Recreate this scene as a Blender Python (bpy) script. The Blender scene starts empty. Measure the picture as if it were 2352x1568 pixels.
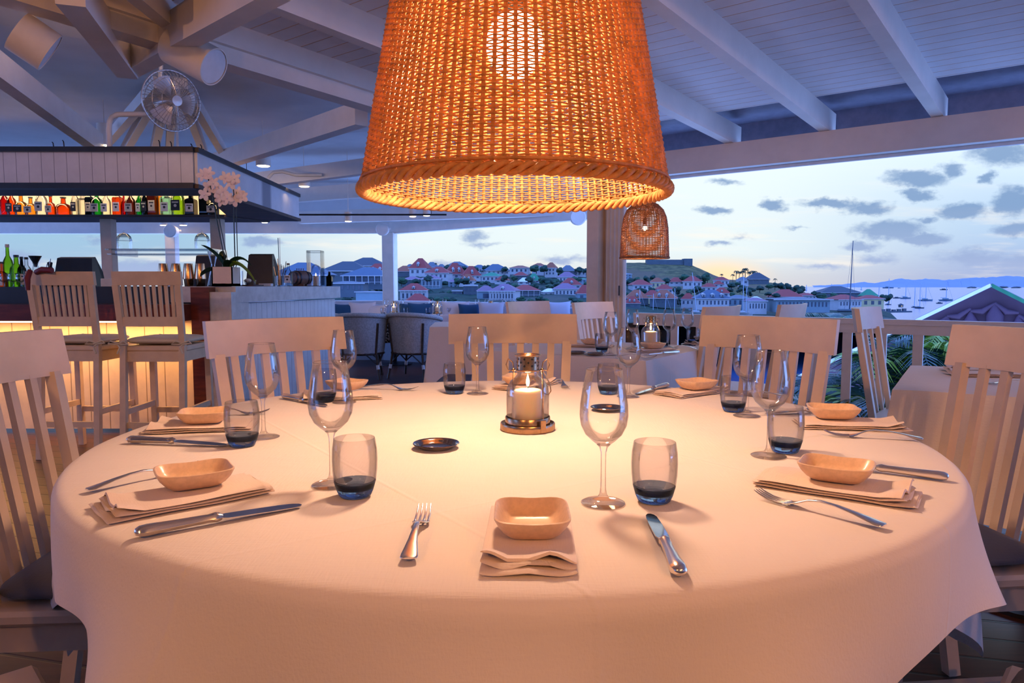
import bpy, math, random
from mathutils import Vector, Matrix
import numpy as np
R_ = random.Random(7)
PI = math.pi
sc = bpy.context.scene
C = sc.collection

# ------------------------------------------------------------------ camera
F = 1650.0
PITCH = math.atan(127 / F)
EYE = Vector((0, 0, 1.09))
cd = bpy.data.cameras.new('camera')
cam = bpy.data.objects.new('camera', cd)
C.objects.link(cam)
cd.sensor_width = 36
cd.lens = F * 36 / 2352
cd.clip_start = 0.05
cd.clip_end = 60000
cam.location = EYE
cam.rotation_euler = (PI / 2 - PITCH, 0, 0)
sc.camera = cam
sc.view_settings.view_transform = 'Standard'
sc.view_settings.look = 'None'
sc.view_settings.gamma = 1
sc.view_settings.use_curve_mapping = False
sc.view_settings.exposure = 0.0
sc.cycles.max_bounces = 6
sc.cycles.diffuse_bounces = 3
sc.cycles.glossy_bounces = 3
sc.cycles.use_adaptive_sampling = True
sc.cycles.adaptive_threshold = 0.04
sc.cycles.transparent_max_bounces = 24
sc.cycles.transmission_bounces = 5
sc.cycles.sample_clamp_indirect = 4
sc.cycles.caustics_reflective = False
sc.cycles.caustics_refractive = False
CP, SP = math.cos(PITCH), math.sin(PITCH)


def ray(px, py):
    u = (px - 1176) / F
    v = (784 - py) / F
    return Vector((u, CP + v * SP, -SP + v * CP))


def P(px, py, Y):
    """point seen in that direction at distance Y ahead"""
    r = ray(px, py)
    return EYE + r * (Y / r.y)


def G(px, py, z):
    """point seen in that direction on the level z"""
    r = ray(px, py)
    return EYE + r * ((z - EYE.z) / r.z)


def lin(r, g, b):
    f = lambda c: (c / 255 / 12.92) if c <= 10 else ((c / 255 + .055) / 1.055) ** 2.4
    return (f(r), f(g), f(b))


# ------------------------------------------------------------------ world (dusk sky)
class NT:
    def __init__(s, nt):
        s.nt = nt
        nt.nodes.clear()

    def n(s, t, **kw):
        nd = s.nt.nodes.new(t)
        for k, v in kw.items():
            setattr(nd, k, v)
        return nd

    def set(s, inp, v):
        if isinstance(v, bpy.types.NodeSocket):
            s.nt.links.new(v, inp)
        elif v is not None:
            if isinstance(v, (tuple, list)) and len(v) == 3 and inp.type == 'RGBA':
                v = (*v, 1)
            inp.default_value = v

    def m(s, op, a, b=None, c=None, clamp=False):
        nd = s.n('ShaderNodeMath', operation=op)
        nd.use_clamp = clamp
        s.set(nd.inputs[0], a)
        if b is not None: s.set(nd.inputs[1], b)
        if c is not None: s.set(nd.inputs[2], c)
        return nd.outputs[0]

    def v(s, op, a, b=None):
        nd = s.n('ShaderNodeVectorMath', operation=op)
        s.set(nd.inputs[0], a)
        if b is not None: s.set(nd.inputs[1], b)
        return nd.outputs['Value'] if op in ('LENGTH', 'DOT_PRODUCT') else nd.outputs[0]

    def mix(s, f, a, b):
        nd = s.n('ShaderNodeMix', data_type='RGBA')
        s.set(nd.inputs[0], f)
        s.set(nd.inputs[6], a)
        s.set(nd.inputs[7], b)
        return nd.outputs[2]

    def step(s, x, lo, hi, a=0.0, b=1.0):
        nd = s.n('ShaderNodeMapRange', interpolation_type='SMOOTHSTEP')
        s.set(nd.inputs[0], x)
        for i, q in enumerate((lo, hi, a, b)): nd.inputs[i + 1].default_value = q
        return nd.outputs[0]

    def noise(s, vec, scale, detail=3, rough=.5):
        nd = s.n('ShaderNodeTexNoise')
        s.set(nd.inputs['Vector'], vec)
        nd.inputs['Scale'].default_value = scale
        nd.inputs['Detail'].default_value = detail
        nd.inputs['Roughness'].default_value = rough
        return nd.outputs[0]


def make_world():
    w = bpy.data.worlds.new('dusk_sky')
    sc.world = w
    w.use_nodes = True
    t = NT(w.node_tree)
    gen = t.n('ShaderNodeTexCoord').outputs['Generated']
    d = t.v('NORMALIZE', gen)
    sep = t.n('ShaderNodeSeparateXYZ')
    t.set(sep.inputs[0], d)
    x, y, z = sep.outputs
    ys = t.m('MAXIMUM', y, .05)
    U = t.m('DIVIDE', x, ys)
    V = t.m('DIVIDE', z, ys)
    pale = t.mix(t.step(V, 0.0, .055), (.62, .62, .66), (.70, .80, .86))
    pale = t.mix(t.step(V, .05, .2), pale, (.74, .86, .97))
    right = t.mix(t.step(V, 0.0, .09), (.30, .38, .66), (.42, .58, .82))
    right = t.mix(t.step(V, .07, .22), right, (.68, .83, 1.0))
    left = t.mix(t.step(V, 0.0, .09), (.34, .46, .66), (.30, .50, .70))
    col = t.mix(t.step(U, .28, .72), pale, right)
    col = t.mix(t.step(U, -.12, -.5), col, left)
    # thin bright veils
    cmb = t.n('ShaderNodeCombineXYZ')
    t.set(cmb.inputs[0], U); t.set(cmb.inputs[1], t.m('MULTIPLY', V, 9.0))
    nv = t.noise(cmb.outputs[0], 5.0, 4, .55)
    veil = t.m('MULTIPLY', t.step(nv, .5, .72), t.step(V, .2, .03, 0, .6))
    col = t.mix(veil, col, (.88, .82, .76))
    # glow where the sun has gone down behind the hill
    g0 = P(1655, 632, 1) - EYE
    uv = t.n('ShaderNodeCombineXYZ')
    t.set(uv.inputs[0], U); t.set(uv.inputs[1], V)
    UV = uv.outputs[0]
    dd = t.v('LENGTH', t.v('MULTIPLY', t.v('SUBTRACT', UV, (g0.x, g0.z, 0)), (11.0, 30.0, 0)))
    col = t.mix(t.step(dd, 1.0, 0.0, 0, .9), col, (1.0, .72, .42))
    # clouds
    nz = t.n('ShaderNodeTexNoise')
    t.set(nz.inputs['Vector'], t.v('MULTIPLY', UV, (1.0, 1.7, 1)))
    nz.inputs['Scale'].default_value = 26
    nz.inputs['Detail'].default_value = 5
    nz.inputs['Roughness'].default_value = .62
    wob = t.v('MULTIPLY', t.v('SUBTRACT', nz.outputs['Color'], (.5, .5, .5)), (.05, .028, 0))
    uvw = t.v('ADD', UV, wob)
    cl = [(1640, 480, 42, 12, 1), (1775, 470, 34, 17, 1), (1668, 420, 40, 9, .6), (1905, 470, 75, 13, 1), (1990, 478, 60, 17, 1),
          (2110, 448, 42, 15, 1), (2100, 412, 75, 22, 1), (2185, 392, 34, 22, .8), (2300, 350, 85, 34, .9), (2215, 487, 60, 22, 1.1),
          (2325, 462, 50, 34, 1.1), (2045, 530, 90, 26, 1.1), (2120, 550, 62, 16, 1), (2330, 525, 60, 20, 1), (2275, 408, 22, 16, .9),
          (1975, 566, 55, 12, .8), (2240, 592, 110, 24, .75), (2340, 605, 70, 30, .7), (2020, 595, 60, 14, .6), (1890, 612, 60, 10, .55),
          (2130, 507, 34, 9, .8), (600, 556, 52, 14, 1), (1090, 542, 34, 18, .8), (1290, 596, 60, 13, .8), (1010, 612, 60, 12, .6),
          (1110, 560, 60, 8, .5), (1650, 558, 30, 8, .6), (1700, 545, 40, 8, .4), (330, 618, 90, 16, .9), (40, 600, 60, 26, .8),
          (240, 548, 50, 7, .6), (1830, 525, 30, 6, .5)]
    acc = None
    for (a, b, rx, ry, k) in cl:
        c = P(a, b, 1) - EYE
        q = t.v('LENGTH', t.v('MULTIPLY', t.v('SUBTRACT', uvw, (c.x, c.z, 0)), (F / rx / 1.25, F / ry / 1.25, 0)))
        q = t.m('MULTIPLY_ADD', q, -k, k)
        acc = q if acc is None else t.m('MAXIMUM', acc, q)
    fine = t.noise(t.v('MULTIPLY', UV, (1, 2.2, 1)), 60, 4, .6)
    dens = t.step(t.m('MULTIPLY_ADD', t.m('SUBTRACT', fine, .5), .5, acc), .02, .62)
    dens = t.m('MULTIPLY', dens, .88)
    ccol = t.mix(t.step(V, .0, .12), (.34, .42, .68), (.17, .29, .53))
    col = t.mix(dens, col, ccol)
    # brighter blue added out of view, behind, overhead and below, to light the ceiling
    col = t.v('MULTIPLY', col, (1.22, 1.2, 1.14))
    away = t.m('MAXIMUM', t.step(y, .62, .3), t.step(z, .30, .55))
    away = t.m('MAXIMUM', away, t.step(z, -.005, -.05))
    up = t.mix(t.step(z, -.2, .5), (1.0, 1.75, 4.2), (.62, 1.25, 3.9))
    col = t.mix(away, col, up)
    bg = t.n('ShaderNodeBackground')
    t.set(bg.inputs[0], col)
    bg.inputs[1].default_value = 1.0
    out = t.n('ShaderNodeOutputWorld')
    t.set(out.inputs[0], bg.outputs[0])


make_world()


# ------------------------------------------------------------------ materials
MAT = {}


def newmat(name):
    m = bpy.data.materials.new(name)
    m.use_nodes = True
    MAT[name] = m
    return m, NT(m.node_tree)


def finish(t, shader, disp=None):
    o = t.n('ShaderNodeOutputMaterial')
    t.set(o.inputs[0], shader)


def pmat(name, col, rough=.5, metal=0.0, var=.12, scale=14, bump=0.0, bscale=60, spec=.5, sss=0, coat=0, stretch=(1, 1, 1), trans=0):
    m, t = newmat(name)
    b = t.n('ShaderNodeBsdfPrincipled')
    co = t.n('ShaderNodeTexCoord').outputs['Object']
    co = t.v('MULTIPLY', co, stretch)
    nz = t.noise(co, scale, 4, .6)
    f = t.step(nz, .3, .7)
    c1 = tuple(max(0, c * (1 - var)) for c in col)
    c2 = tuple(min(1, c * (1 + var)) for c in col)
    t.set(b.inputs['Base Color'], t.mix(f, c1, c2))
    b.inputs['Roughness'].default_value = rough
    b.inputs['Metallic'].default_value = metal
    b.inputs['Specular IOR Level'].default_value = spec
    b.inputs['Coat Weight'].default_value = coat
    b.inputs['Transmission Weight'].default_value = trans
    if sss:
        b.inputs['Subsurface Weight'].default_value = sss
        b.inputs['Subsurface Radius'].default_value = (.02, .01, .005)
    if bump:
        bp = t.n('ShaderNodeBump')
        bp.inputs['Strength'].default_value = bump
        bp.inputs['Distance'].default_value = .002
        t.set(bp.inputs['Height'], t.noise(co, bscale, 3, .6))
        t.set(b.inputs['Normal'], bp.outputs[0])
    finish(t, b.outputs[0])
    return m


def plankmat(name, col, linecol, direc, pitch, lw=.07, rough=.5, var=.08, scale=6, offset=0.0, stretch=(1, 1, 1), bump=.6, pervar=0.0):
    """boards laid side by side: seams every pitch along direc"""
    m, t = newmat(name)
    b = t.n('ShaderNodeBsdfPrincipled')
    co = t.n('ShaderNodeTexCoord').outputs['Object']
    s = t.m('DIVIDE', t.v('DOT_PRODUCT', co, direc), pitch)
    s = t.m('ADD', s, 1000.0 + offset)
    fr = t.m('FRACT', s)
    d = t.m('ABSOLUTE', t.m('SUBTRACT', fr, .5))
    seam = t.step(d, .5 - lw, .5 - lw * .5)
    nz = t.noise(t.v('MULTIPLY', co, stretch), scale, 4, .6)
    f = t.step(nz, .3, .7)
    c1 = tuple(c * (1 - var) for c in col); c2 = tuple(min(1, c * (1 + var)) for c in col)
    base = t.mix(f, c1, c2)
    if pervar:
        wn = t.n('ShaderNodeTexWhiteNoise', noise_dimensions='1D')
        t.set(wn.inputs['W'], t.m('FLOOR', s))
        base = t.mix(t.m('MULTIPLY', wn.outputs[0], pervar), base, tuple(c * .35 for c in col))
    t.set(b.inputs['Base Color'], t.mix(seam, base, linecol))
    b.inputs['Roughness'].default_value = rough
    bp = t.n('ShaderNodeBump')
    bp.inputs['Strength'].default_value = bump
    bp.inputs['Distance'].default_value = .004
    t.set(bp.inputs['Height'], t.m('SUBTRACT', 1.0, seam))
    t.set(b.inputs['Normal'], bp.outputs[0])
    finish(t, b.outputs[0])
    return m


def glassmat(name, face, edge, gloss=.85, p=3.0, rough=.0):
    """thin clear glass: lets light straight through, mirrors at grazing angles"""
    m, t = newmat(name)
    lw = t.n('ShaderNodeLayerWeight')
    lw.inputs[0].default_value = .5
    fc = lw.outputs['Facing']
    k = t.m('POWER', fc, p)
    tr = t.n('ShaderNodeBsdfTransparent')
    nz = t.noise(t.n('ShaderNodeTexCoord').outputs['Object'], 20, 2)
    e2 = tuple(c * .9 for c in edge)
    t.set(tr.inputs[0], t.mix(k, face, t.mix(nz, edge, e2)))
    gl = t.n('ShaderNodeBsdfGlossy')
    gl.inputs['Roughness'].default_value = rough + .005
    fr = t.n('ShaderNodeFresnel')
    fr.inputs[0].default_value = 1.5
    mx = t.n('ShaderNodeMixShader')
    t.set(mx.inputs[0], t.m('MULTIPLY', fr.outputs[0], gloss, clamp=True))
    t.set(mx.inputs[1], tr.outputs[0]); t.set(mx.inputs[2], gl.outputs[0])
    finish(t, mx.outputs[0])
    return m


def solidglass(name, col, rough=.0, ior=1.45):
    m, t = newmat(name)
    b = t.n('ShaderNodeBsdfGlass')
    nz = t.noise(t.n('ShaderNodeTexCoord').outputs['Object'], 15, 2)
    t.set(b.inputs[0], t.mix(nz, col, tuple(c * .94 for c in col)))
    b.inputs['Roughness'].default_value = rough
    b.inputs['IOR'].default_value = ior
    finish(t, b.outputs[0])
    return m


def emitmat(name, col, strength):
    m, t = newmat(name)
    e = t.n('ShaderNodeEmission')
    nz = t.noise(t.n('ShaderNodeTexCoord').outputs['Object'], 8, 2)
    t.set(e.inputs[0], t.mix(t.m('MULTIPLY', nz, .1), col, tuple(c * .8 for c in col)))
    e.inputs[1].default_value = strength
    finish(t, e.outputs[0])
    return m


def wickermat(name, col, tl=.35):
    m, t = newmat(name)
    co = t.n('ShaderNodeTexCoord').outputs['Object']
    nz = t.noise(co, 30, 4, .7)
    n2 = t.noise(t.v('MULTIPLY', co, (1, 1, .15)), 9, 3, .6)
    c = t.mix(t.step(nz, .3, .7), tuple(q * .62 for q in col), tuple(min(1, q * 1.2) for q in col))
    c = t.mix(t.step(n2, .5, .75, 0, .5), c, tuple(q * .35 for q in col))
    d = t.n('ShaderNodeBsdfPrincipled')
    t.set(d.inputs['Base Color'], c)
    d.inputs['Roughness'].default_value = .45
    d.inputs['Specular IOR Level'].default_value = .3
    tr = t.n('ShaderNodeBsdfTranslucent')
    t.set(tr.inputs[0], t.mix(.5, c, (1.0, .45, .10)))
    mx = t.n('ShaderNodeMixShader')
    mx.inputs[0].default_value = tl
    t.set(mx.inputs[1], d.outputs[0]); t.set(mx.inputs[2], tr.outputs[0])
    finish(t, mx.outputs[0])
    return m


def clothmat(name, col, tl=.0, weave=900, var=.04, wr=.0, crease=0):
    m, t = newmat(name)
    co = t.n('ShaderNodeTexCoord').outputs['Object']
    b = t.n('ShaderNodeBsdfPrincipled')
    nz = t.noise(co, 6, 4, .6)
    t.set(b.inputs['Base Color'], t.mix(nz, tuple(c * (1 - var) for c in col), tuple(min(1, c * (1 + var)) for c in col)))
    b.inputs['Roughness'].default_value = .85
    b.inputs['Specular IOR Level'].default_value = .15
    b.inputs['Sheen Weight'].default_value = .15
    w1 = t.n('ShaderNodeTexNoise'); t.set(w1.inputs['Vector'], t.v('MULTIPLY', co, (1, .12, .5))); w1.inputs['Scale'].default_value = weave * .35
    w2 = t.n('ShaderNodeTexNoise'); t.set(w2.inputs['Vector'], t.v('MULTIPLY', co, (.12, 1, .5))); w2.inputs['Scale'].default_value = weave * .35
    h = t.m('ADD', w1.outputs[0], w2.outputs[0])
    h = t.m('MULTIPLY_ADD', t.noise(t.v('MULTIPLY', co, (.6, 1.6, 1)), 9, 3, .5), 3.0 + wr, h)
    if crease:
        for dv in ((.82, .57, 0), (-.57, .82, 0)):
            q = t.m('ABSOLUTE', t.m('SUBTRACT', t.m('FRACT', t.m('ADD', t.m('DIVIDE', t.v('DOT_PRODUCT', co, dv), .56), 100.27)), .5))
            h = t.m('ADD', h, t.step(q, .012, .0, 0, crease))
    bp = t.n('ShaderNodeBump')
    bp.inputs['Strength'].default_value = .35
    bp.inputs['Distance'].default_value = .0016
    t.set(bp.inputs['Height'], h)
    t.set(b.inputs['Normal'], bp.outputs[0])
    finish(t, b.outputs[0])
    return m


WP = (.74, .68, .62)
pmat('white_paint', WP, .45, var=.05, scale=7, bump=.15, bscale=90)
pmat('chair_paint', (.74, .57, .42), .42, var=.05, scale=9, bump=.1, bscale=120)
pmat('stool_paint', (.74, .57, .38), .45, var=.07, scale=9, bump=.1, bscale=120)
pmat('beam_paint', (.80, .74, .70), .5, var=.04, scale=5, bump=.1)
pmat('ceiling_paint', (.74, .76, .80), .7, var=.05, scale=1.5)
E_ = Vector((.786, -.619, 0)); N_ = Vector((.619, .786, 0))
plankmat('ceiling_boards', (.76, .73, .76), (.62, .40, .28), tuple(N_), .112, .045, .5, .04)
plankmat('bead_white', (.74, .74, .74), (.30, .30, .32), (1, 0, 0), .093, .03, .5, .05)
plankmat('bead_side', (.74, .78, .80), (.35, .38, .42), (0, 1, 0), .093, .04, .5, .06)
plankmat('bead_bar', (.80, .66, .46), (.35, .25, .15), (1, 0, 0), .14, .03, .5, .08)
plankmat('deck_boards', (.075, .026, .016), (.008, .006, .006), (.25, 1, 0), .14, .06, .35, .3, 5, 0, (1, 12, 1), .8, .5)
pmat('stone_top', (.62, .63, .62), .5, var=.14, scale=9, bump=.2, bscale=40)
pmat('mahogany', (.13, .022, .012), .3, var=.3, scale=8, stretch=(1, 1, 6), coat=.2)
pmat('dark_wood', (.055, .032, .026), .5, var=.35, scale=9, stretch=(.2, 1, 1), bump=.3)
pmat('wall_cream', (.70, .60, .50), .7, var=.05)
pmat('black_trim', (.012, .012, .014), .4, var=.2)
pmat('parapet_paint', (.66, .70, .76), .6, var=.04)
pmat('silver', (.95, .88, .80), .2, 1.0, var=.05, scale=30)
pmat('dark_blade', (.62, .60, .60), .09, 1.0, var=.08, scale=40)
pmat('steel', (.72, .70, .68), .16, 1.0, var=.05, scale=10)
pmat('old_brass', (.50, .33, .19), .24, 1.0, var=.2, scale=60)
pmat('tray_metal', (.42, .36, .33), .14, 1.0, var=.15, scale=40)
pmat('wax', (.90, .72, .50), .5, var=.03, sss=.6)
pmat('clay_dish', (.74, .50, .32), .35, var=.07, scale=120, bump=.05, bscale=300, coat=.15)
clothmat('table_linen', (.86, .76, .68), crease=1.6)
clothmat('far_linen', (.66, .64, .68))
clothmat('napkin_linen', (.84, .68, .57), weave=1400, wr=1)
clothmat('grey_cushion', (.10, .105, .13))
clothmat('stool_cushion', (.70, .62, .45))
clothmat('navy_cushion', (.015, .07, .17))
clothmat('pale_cushion', (.50, .52, .60))
clothmat('banquette_fabric', (.42, .46, .56))
wickermat('wicker', (.74, .38, .13), .40)
wickermat('wicker_dark', (.46, .20, .08), .30)
pmat('grey_rattan', (.42, .46, .48), .6, var=.2, scale=60, bump=.8, bscale=220)
pmat('dark_cane', (.04, .028, .022), .35, var=.3)
emitmat('bulb_glow', (1.0, .72, .40), 60)
emitmat('globe_glow', (1, .7, .4), 4)
emitmat('small_bulb', (1.0, .75, .45), 25)
emitmat('spot_glow', (1.0, .72, .42), 14)
emitmat('flame', (1.0, .62, .25), 22)
emitmat('strip_glow', (1.0, .62, .25), 5)
emitmat('window_glow', (1.0, .68, .35), 1.2)
glassmat('clear_glass', (1.0, 1.0, 1.0), (.95, .93, .92), .55, 5)
glassmat('smoke_glass', (.92, .92, .93), (.60, .63, .67), .42, 3)
glassmat('pane_glass', (.97, .98, 1.0), (.75, .82, .9), .8, 3)
glassmat('stem_glass', (.995, .985, .98), (.90, .85, .81), .6, 3)
solidglass('blue_base', (.50, .60, .72))
pmat('black_plastic', (.012, .014, .016), .35, var=.2)
pmat('copper_cup', (.72, .42, .22), .2, 1.0, var=.15, scale=5, stretch=(20, 20, .5))
pmat('leaf_dark', (.01, .05, .025), .35, var=.4, scale=9)
pmat('leaf_bright', (.22, .40, .03), .45, var=.5, scale=3)
pmat('leaf_teal', (.012, .075, .05), .4, var=.5, scale=3)
pmat('petal', (.85, .72, .70), .6, var=.08, sss=.2)
pmat('stem_green', (.02, .03, .015), .5)
pmat('barrel_wood', (.16, .08, .05), .5, var=.3, scale=20)
pmat('iron', (.03, .03, .035), .4, .7)
pmat('paper', (.75, .78, .80), .7, var=.05)
pmat('label_cream', (.80, .74, .58), .6, var=.06, scale=40)
pmat('label_white', (.80, .80, .80), .6, var=.06, scale=40)
pmat('label_black', (.02, .02, .02), .5)
pmat('fan_metal', (.45, .42, .42), .3, .6, var=.1)
pmat('red_strap', (.16, .01, .012), .6)
pmat('red_fabric', (.2, .02, .02), .6)
pmat('pot_white', (.72, .60, .52), .35, var=.03)
pmat('purple_wall', (.075, .035, .065), .7, var=.15, scale=1.5)
pmat('roof_sheet', (.22, .22, .30), .5, var=.1)
pmat('rubber', (.02, .02, .02), .6)
for nm, c in dict(amber=(.75, .22, .03), green=(.05, .45, .08), lime=(.45, .70, .10), clear=(.85, .88, .88), brown=(.22, .07, .02), dark=(.02, .03, .025), aqua=(.45, .75, .75), red=(.55, .04, .03), gold=(.80, .50, .12)).items():
    glassmat('bottle_' + nm, c, tuple(q * .35 for q in c), .8, 2.0)


# ------------------------------------------------------------------ mesh builder
class MB:
    def __init__(s):
        s.v = []; s.f = []

    def add(s, vs, fs):
        o = len(s.v)
        s.v += [tuple(q) for q in vs]
        s.f += [tuple(i + o for i in f) for f in fs]
        return s

    def box(s, c, size, rz=0.0, rot=None):
        hx, hy, hz = size[0] / 2, size[1] / 2, size[2] / 2
        M = rot if rot is not None else Matrix.Rotation(rz, 3, 'Z')
        c = Vector(c)
        vs = [c + M @ Vector((x * hx, y * hy, z * hz)) for z in (-1, 1) for y in (-1, 1) for x in (-1, 1)]
        return s.add(vs, [(0, 2, 3, 1), (4, 5, 7, 6), (0, 1, 5, 4), (2, 6, 7, 3), (0, 4, 6, 2), (1, 3, 7, 5)])

    def rbox(s, c, size, r=.004, rz=0.0, rot=None):
        """box with chamfered edges"""
        hx, hy, hz = size[0] / 2, size[1] / 2, size[2] / 2
        r = min(r, hx * .9, hy * .9, hz * .9)
        M = rot if rot is not None else Matrix.Rotation(rz, 3, 'Z')
        c = Vector(c)
        vs = []; idx = {}
        for sx in (-1, 1):
            for sy in (-1, 1):
                for sz in (-1, 1):
                    for a in range(3):
                        q = [sx * (hx - r), sy * (hy - r), sz * (hz - r)]
                        q[a] = (sx * hx, sy * hy, sz * hz)[a]
                        idx[(sx, sy, sz, a)] = len(vs)
                        vs.append(c + M @ Vector(q))
        fs = []
        for a in range(3):
            b, d = [(1, 2), (2, 0), (0, 1)][a]
            for sg in (-1, 1):
                lo = []
                for (p, q) in ((-1, -1), (1, -1), (1, 1), (-1, 1)):
                    k = [0, 0, 0]; k[a] = sg; k[b] = p; k[d] = q
                    lo.append(idx[(*k, a)])
                fs.append(tuple(lo if sg > 0 else lo[::-1]))
        for a in range(3):
            b, d = [(1, 2), (2, 0), (0, 1)][a]
            for p in (-1, 1):
                for q in (-1, 1):
                    k0 = [0, 0, 0]; k0[b] = p; k0[d] = q; k1 = list(k0)
                    k0[a] = -1; k1[a] = 1
                    fs.append((idx[(*k0, b)], idx[(*k1, b)], idx[(*k1, d)], idx[(*k0, d)]))
        for sx in (-1, 1):
            for sy in (-1, 1):
                for sz in (-1, 1):
                    fs.append(tuple(idx[(sx, sy, sz, a)] for a in range(3)))
        return s.add(vs, fs)

    def beam(s, a, b, w, h, up=(0, 0, 1)):
        """rectangular bar from a to b; w across, h along up"""
        a = Vector(a); b = Vector(b)
        d = (b - a).normalized()
        x = d.cross(Vector(up)).normalized()
        z = x.cross(d).normalized()
        vs = [p + x * (i * w / 2) + z * (j * h / 2) for p in (a, b) for (i, j) in ((-1, -1), (1, -1), (1, 1), (-1, 1))]
        return s.add(vs, [(0, 1, 2, 3), (7, 6, 5, 4), (0, 4, 5, 1), (1, 5, 6, 2), (2, 6, 7, 3), (3, 7, 4, 0)])

    def tube(s, pts, r, n=8, closed=False, caps=True):
        pts = [Vector(p) for p in pts]
        m = len(pts)
        rs = r if isinstance(r, (list, tuple)) else [r] * m
        ref = Vector((0, 0, 1))
        vs = []; px = None
        for i, p in enumerate(pts):
            a = pts[(i - 1) % m] if (closed or i > 0) else p
            b = pts[(i + 1) % m] if (closed or i < m - 1) else p
            d = (b - a).normalized()
            if px is None:
                x = d.cross(ref)
                if x.length < 1e-3: x = d.cross(Vector((1, 0, 0)))
            else:
                x = px - d * px.dot(d)
            x.normalize(); px = x
            y = d.cross(x)
            for k in range(n):
                t = 2 * PI * k / n
                vs.append(p + (x * math.cos(t) + y * math.sin(t)) * rs[i])
        fs = []
        for i in range(m if closed else m - 1):
            j = (i + 1) % m
            for k in range(n):
                l = (k + 1) % n
                fs.append((i * n + k, i * n + l, j * n + l, j * n + k))
        if caps and not closed:
            fs.append(tuple(range(n))[::-1]); fs.append(tuple((m - 1) * n + k for k in range(n)))
        return s.add(vs, fs)

    def lathe(s, prof, n=32, c=(0, 0, 0), closed=False, M=None):
        c = Vector(c)
        vs = []
        for (r, z) in prof:
            for k in range(n):
                t = 2 * PI * k / n
                q = Vector((max(r, 1e-5) * math.cos(t), max(r, 1e-5) * math.sin(t), z))
                vs.append(c + (M @ q if M is not None else q))
        fs = []
        m = len(prof)
        for i in range(m if closed else m - 1):
            j = (i + 1) % m
            for k in range(n):
                l = (k + 1) % n
                fs.append((i * n + k, i * n + l, j * n + l, j * n + k))
        if not closed:
            if prof[0][0] > 1e-4: fs.append(tuple(range(n))[::-1])
            if prof[-1][0] > 1e-4: fs.append(tuple((m - 1) * n + k for k in range(n)))
        return s.add(vs, fs)

    def grid(s, fn, nu, nv, cu=False):
        vs = [fn(i / nu, j / nv) for j in range(nv + 1) for i in range(nu + (0 if cu else 1))]
        w = nu if cu else nu + 1
        fs = []
        for j in range(nv):
            for i in range(nu):
                k = (i + 1) % w
                fs.append((j * w + i, j * w + k, (j + 1) * w + k, (j + 1) * w + i))
        return s.add(vs, fs)

    def prism(s, poly, z0, z1, M=None):
        n = len(poly)
        vs = [Vector((x, y, z0)) for x, y in poly] + [Vector((x, y, z1)) for x, y in poly]
        if M is not None: vs = [M @ v for v in vs]
        fs = [tuple(range(n))[::-1], tuple(range(n, 2 * n))] + [(i, (i + 1) % n, (i + 1) % n + n, i + n) for i in range(n)]
        return s.add(vs, fs)

    def ball(s, c, r, n=10, sq=(1, 1, 1), noise=0.0, rnd=None):
        prof = [(math.sin(PI * i / n), -math.cos(PI * i / n)) for i in range(n + 1)]
        c = Vector(c); k = len(s.v)
        s.lathe([(a * r, b * r) for a, b in prof], n * 2)
        for i in range(k, len(s.v)):
            v = Vector(s.v[i])
            q = 1 + (rnd.uniform(-noise, noise) if rnd else 0)
            s.v[i] = tuple(c + Vector((v.x * sq[0] * q, v.y * sq[1] * q, v.z * sq[2] * q)))
        return s

    def mesh(s, name, m, smooth=None):
        me = bpy.data.meshes.new(name)
        me.from_pydata(s.v, [], s.f)
        if smooth is not None:
            me.polygons.foreach_set('use_smooth', [True] * len(me.polygons))
            me.set_sharp_from_angle(angle=math.radians(smooth))
        me.materials.append(MAT[m])
        me.update()
        return me

    def build(s, name, m, parent=None, smooth=None):
        o = bpy.data.objects.new(name, s.mesh(name, m, smooth))
        C.objects.link(o)
        if parent is not None: o.parent = parent
        return o


def tag(o, label=None, cat=None, group=None, kind=None):
    if label: o['label'] = label
    if cat: o['category'] = cat
    if group: o['group'] = group
    if kind: o['kind'] = kind
    return o


def empty(name, loc, rz, label, cat, group=None):
    o = bpy.data.objects.new(name, None)
    C.objects.link(o)
    o.empty_display_size = .05
    o.location = loc
    o.rotation_euler = (0, 0, rz)
    return tag(o, label, cat, group)


def kids(o):
    return [c for c in C.objects if c.parent == o]


def dup(src, loc, rz, label, group=None, scale=None):
    ks = KID.get(src.name)
    if ks is None:
        ks = [(c, kids(c)) for c in kids(src)]
        KID[src.name] = ks
    r = src.copy(); C.objects.link(r)
    r.location = loc; r.rotation_euler = (0, 0, rz)
    if scale is not None: r.scale = (scale,) * 3 if not isinstance(scale, tuple) else scale
    tag(r, label, None, group)
    for c, gs in ks:
        d = c.copy(); C.objects.link(d); d.parent = r
        for g in gs:
            h = g.copy(); C.objects.link(h); h.parent = d
    return r


KID = {}


def struct(mb, name, m, smooth=None, label=None):
    o = mb.build(name, m, None, smooth)
    o['kind'] = 'structure'
    if label: o['label'] = label
    return o


def thing(mb, name, m, label, cat, group=None, smooth=None, origin=None, rz=0):
    """a thing that is one mesh"""
    o = mb.build(name, m, None, smooth)
    if origin is not None: o.location = origin
    o.rotation_euler.z = rz
    return tag(o, label, cat, group)


def light(name, kind, loc, power, col, radius=.05, parent=None, **kw):
    l = bpy.data.lights.new(name, kind)
    l.energy = power; l.color = col
    if kind in ('POINT', 'SPOT'): l.shadow_soft_size = radius
    for k, v in kw.items(): setattr(l, k, v)
    o = bpy.data.objects.new(name, l)
    C.objects.link(o)
    o.location = loc
    if parent is not None: o.parent = parent
    return o


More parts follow.
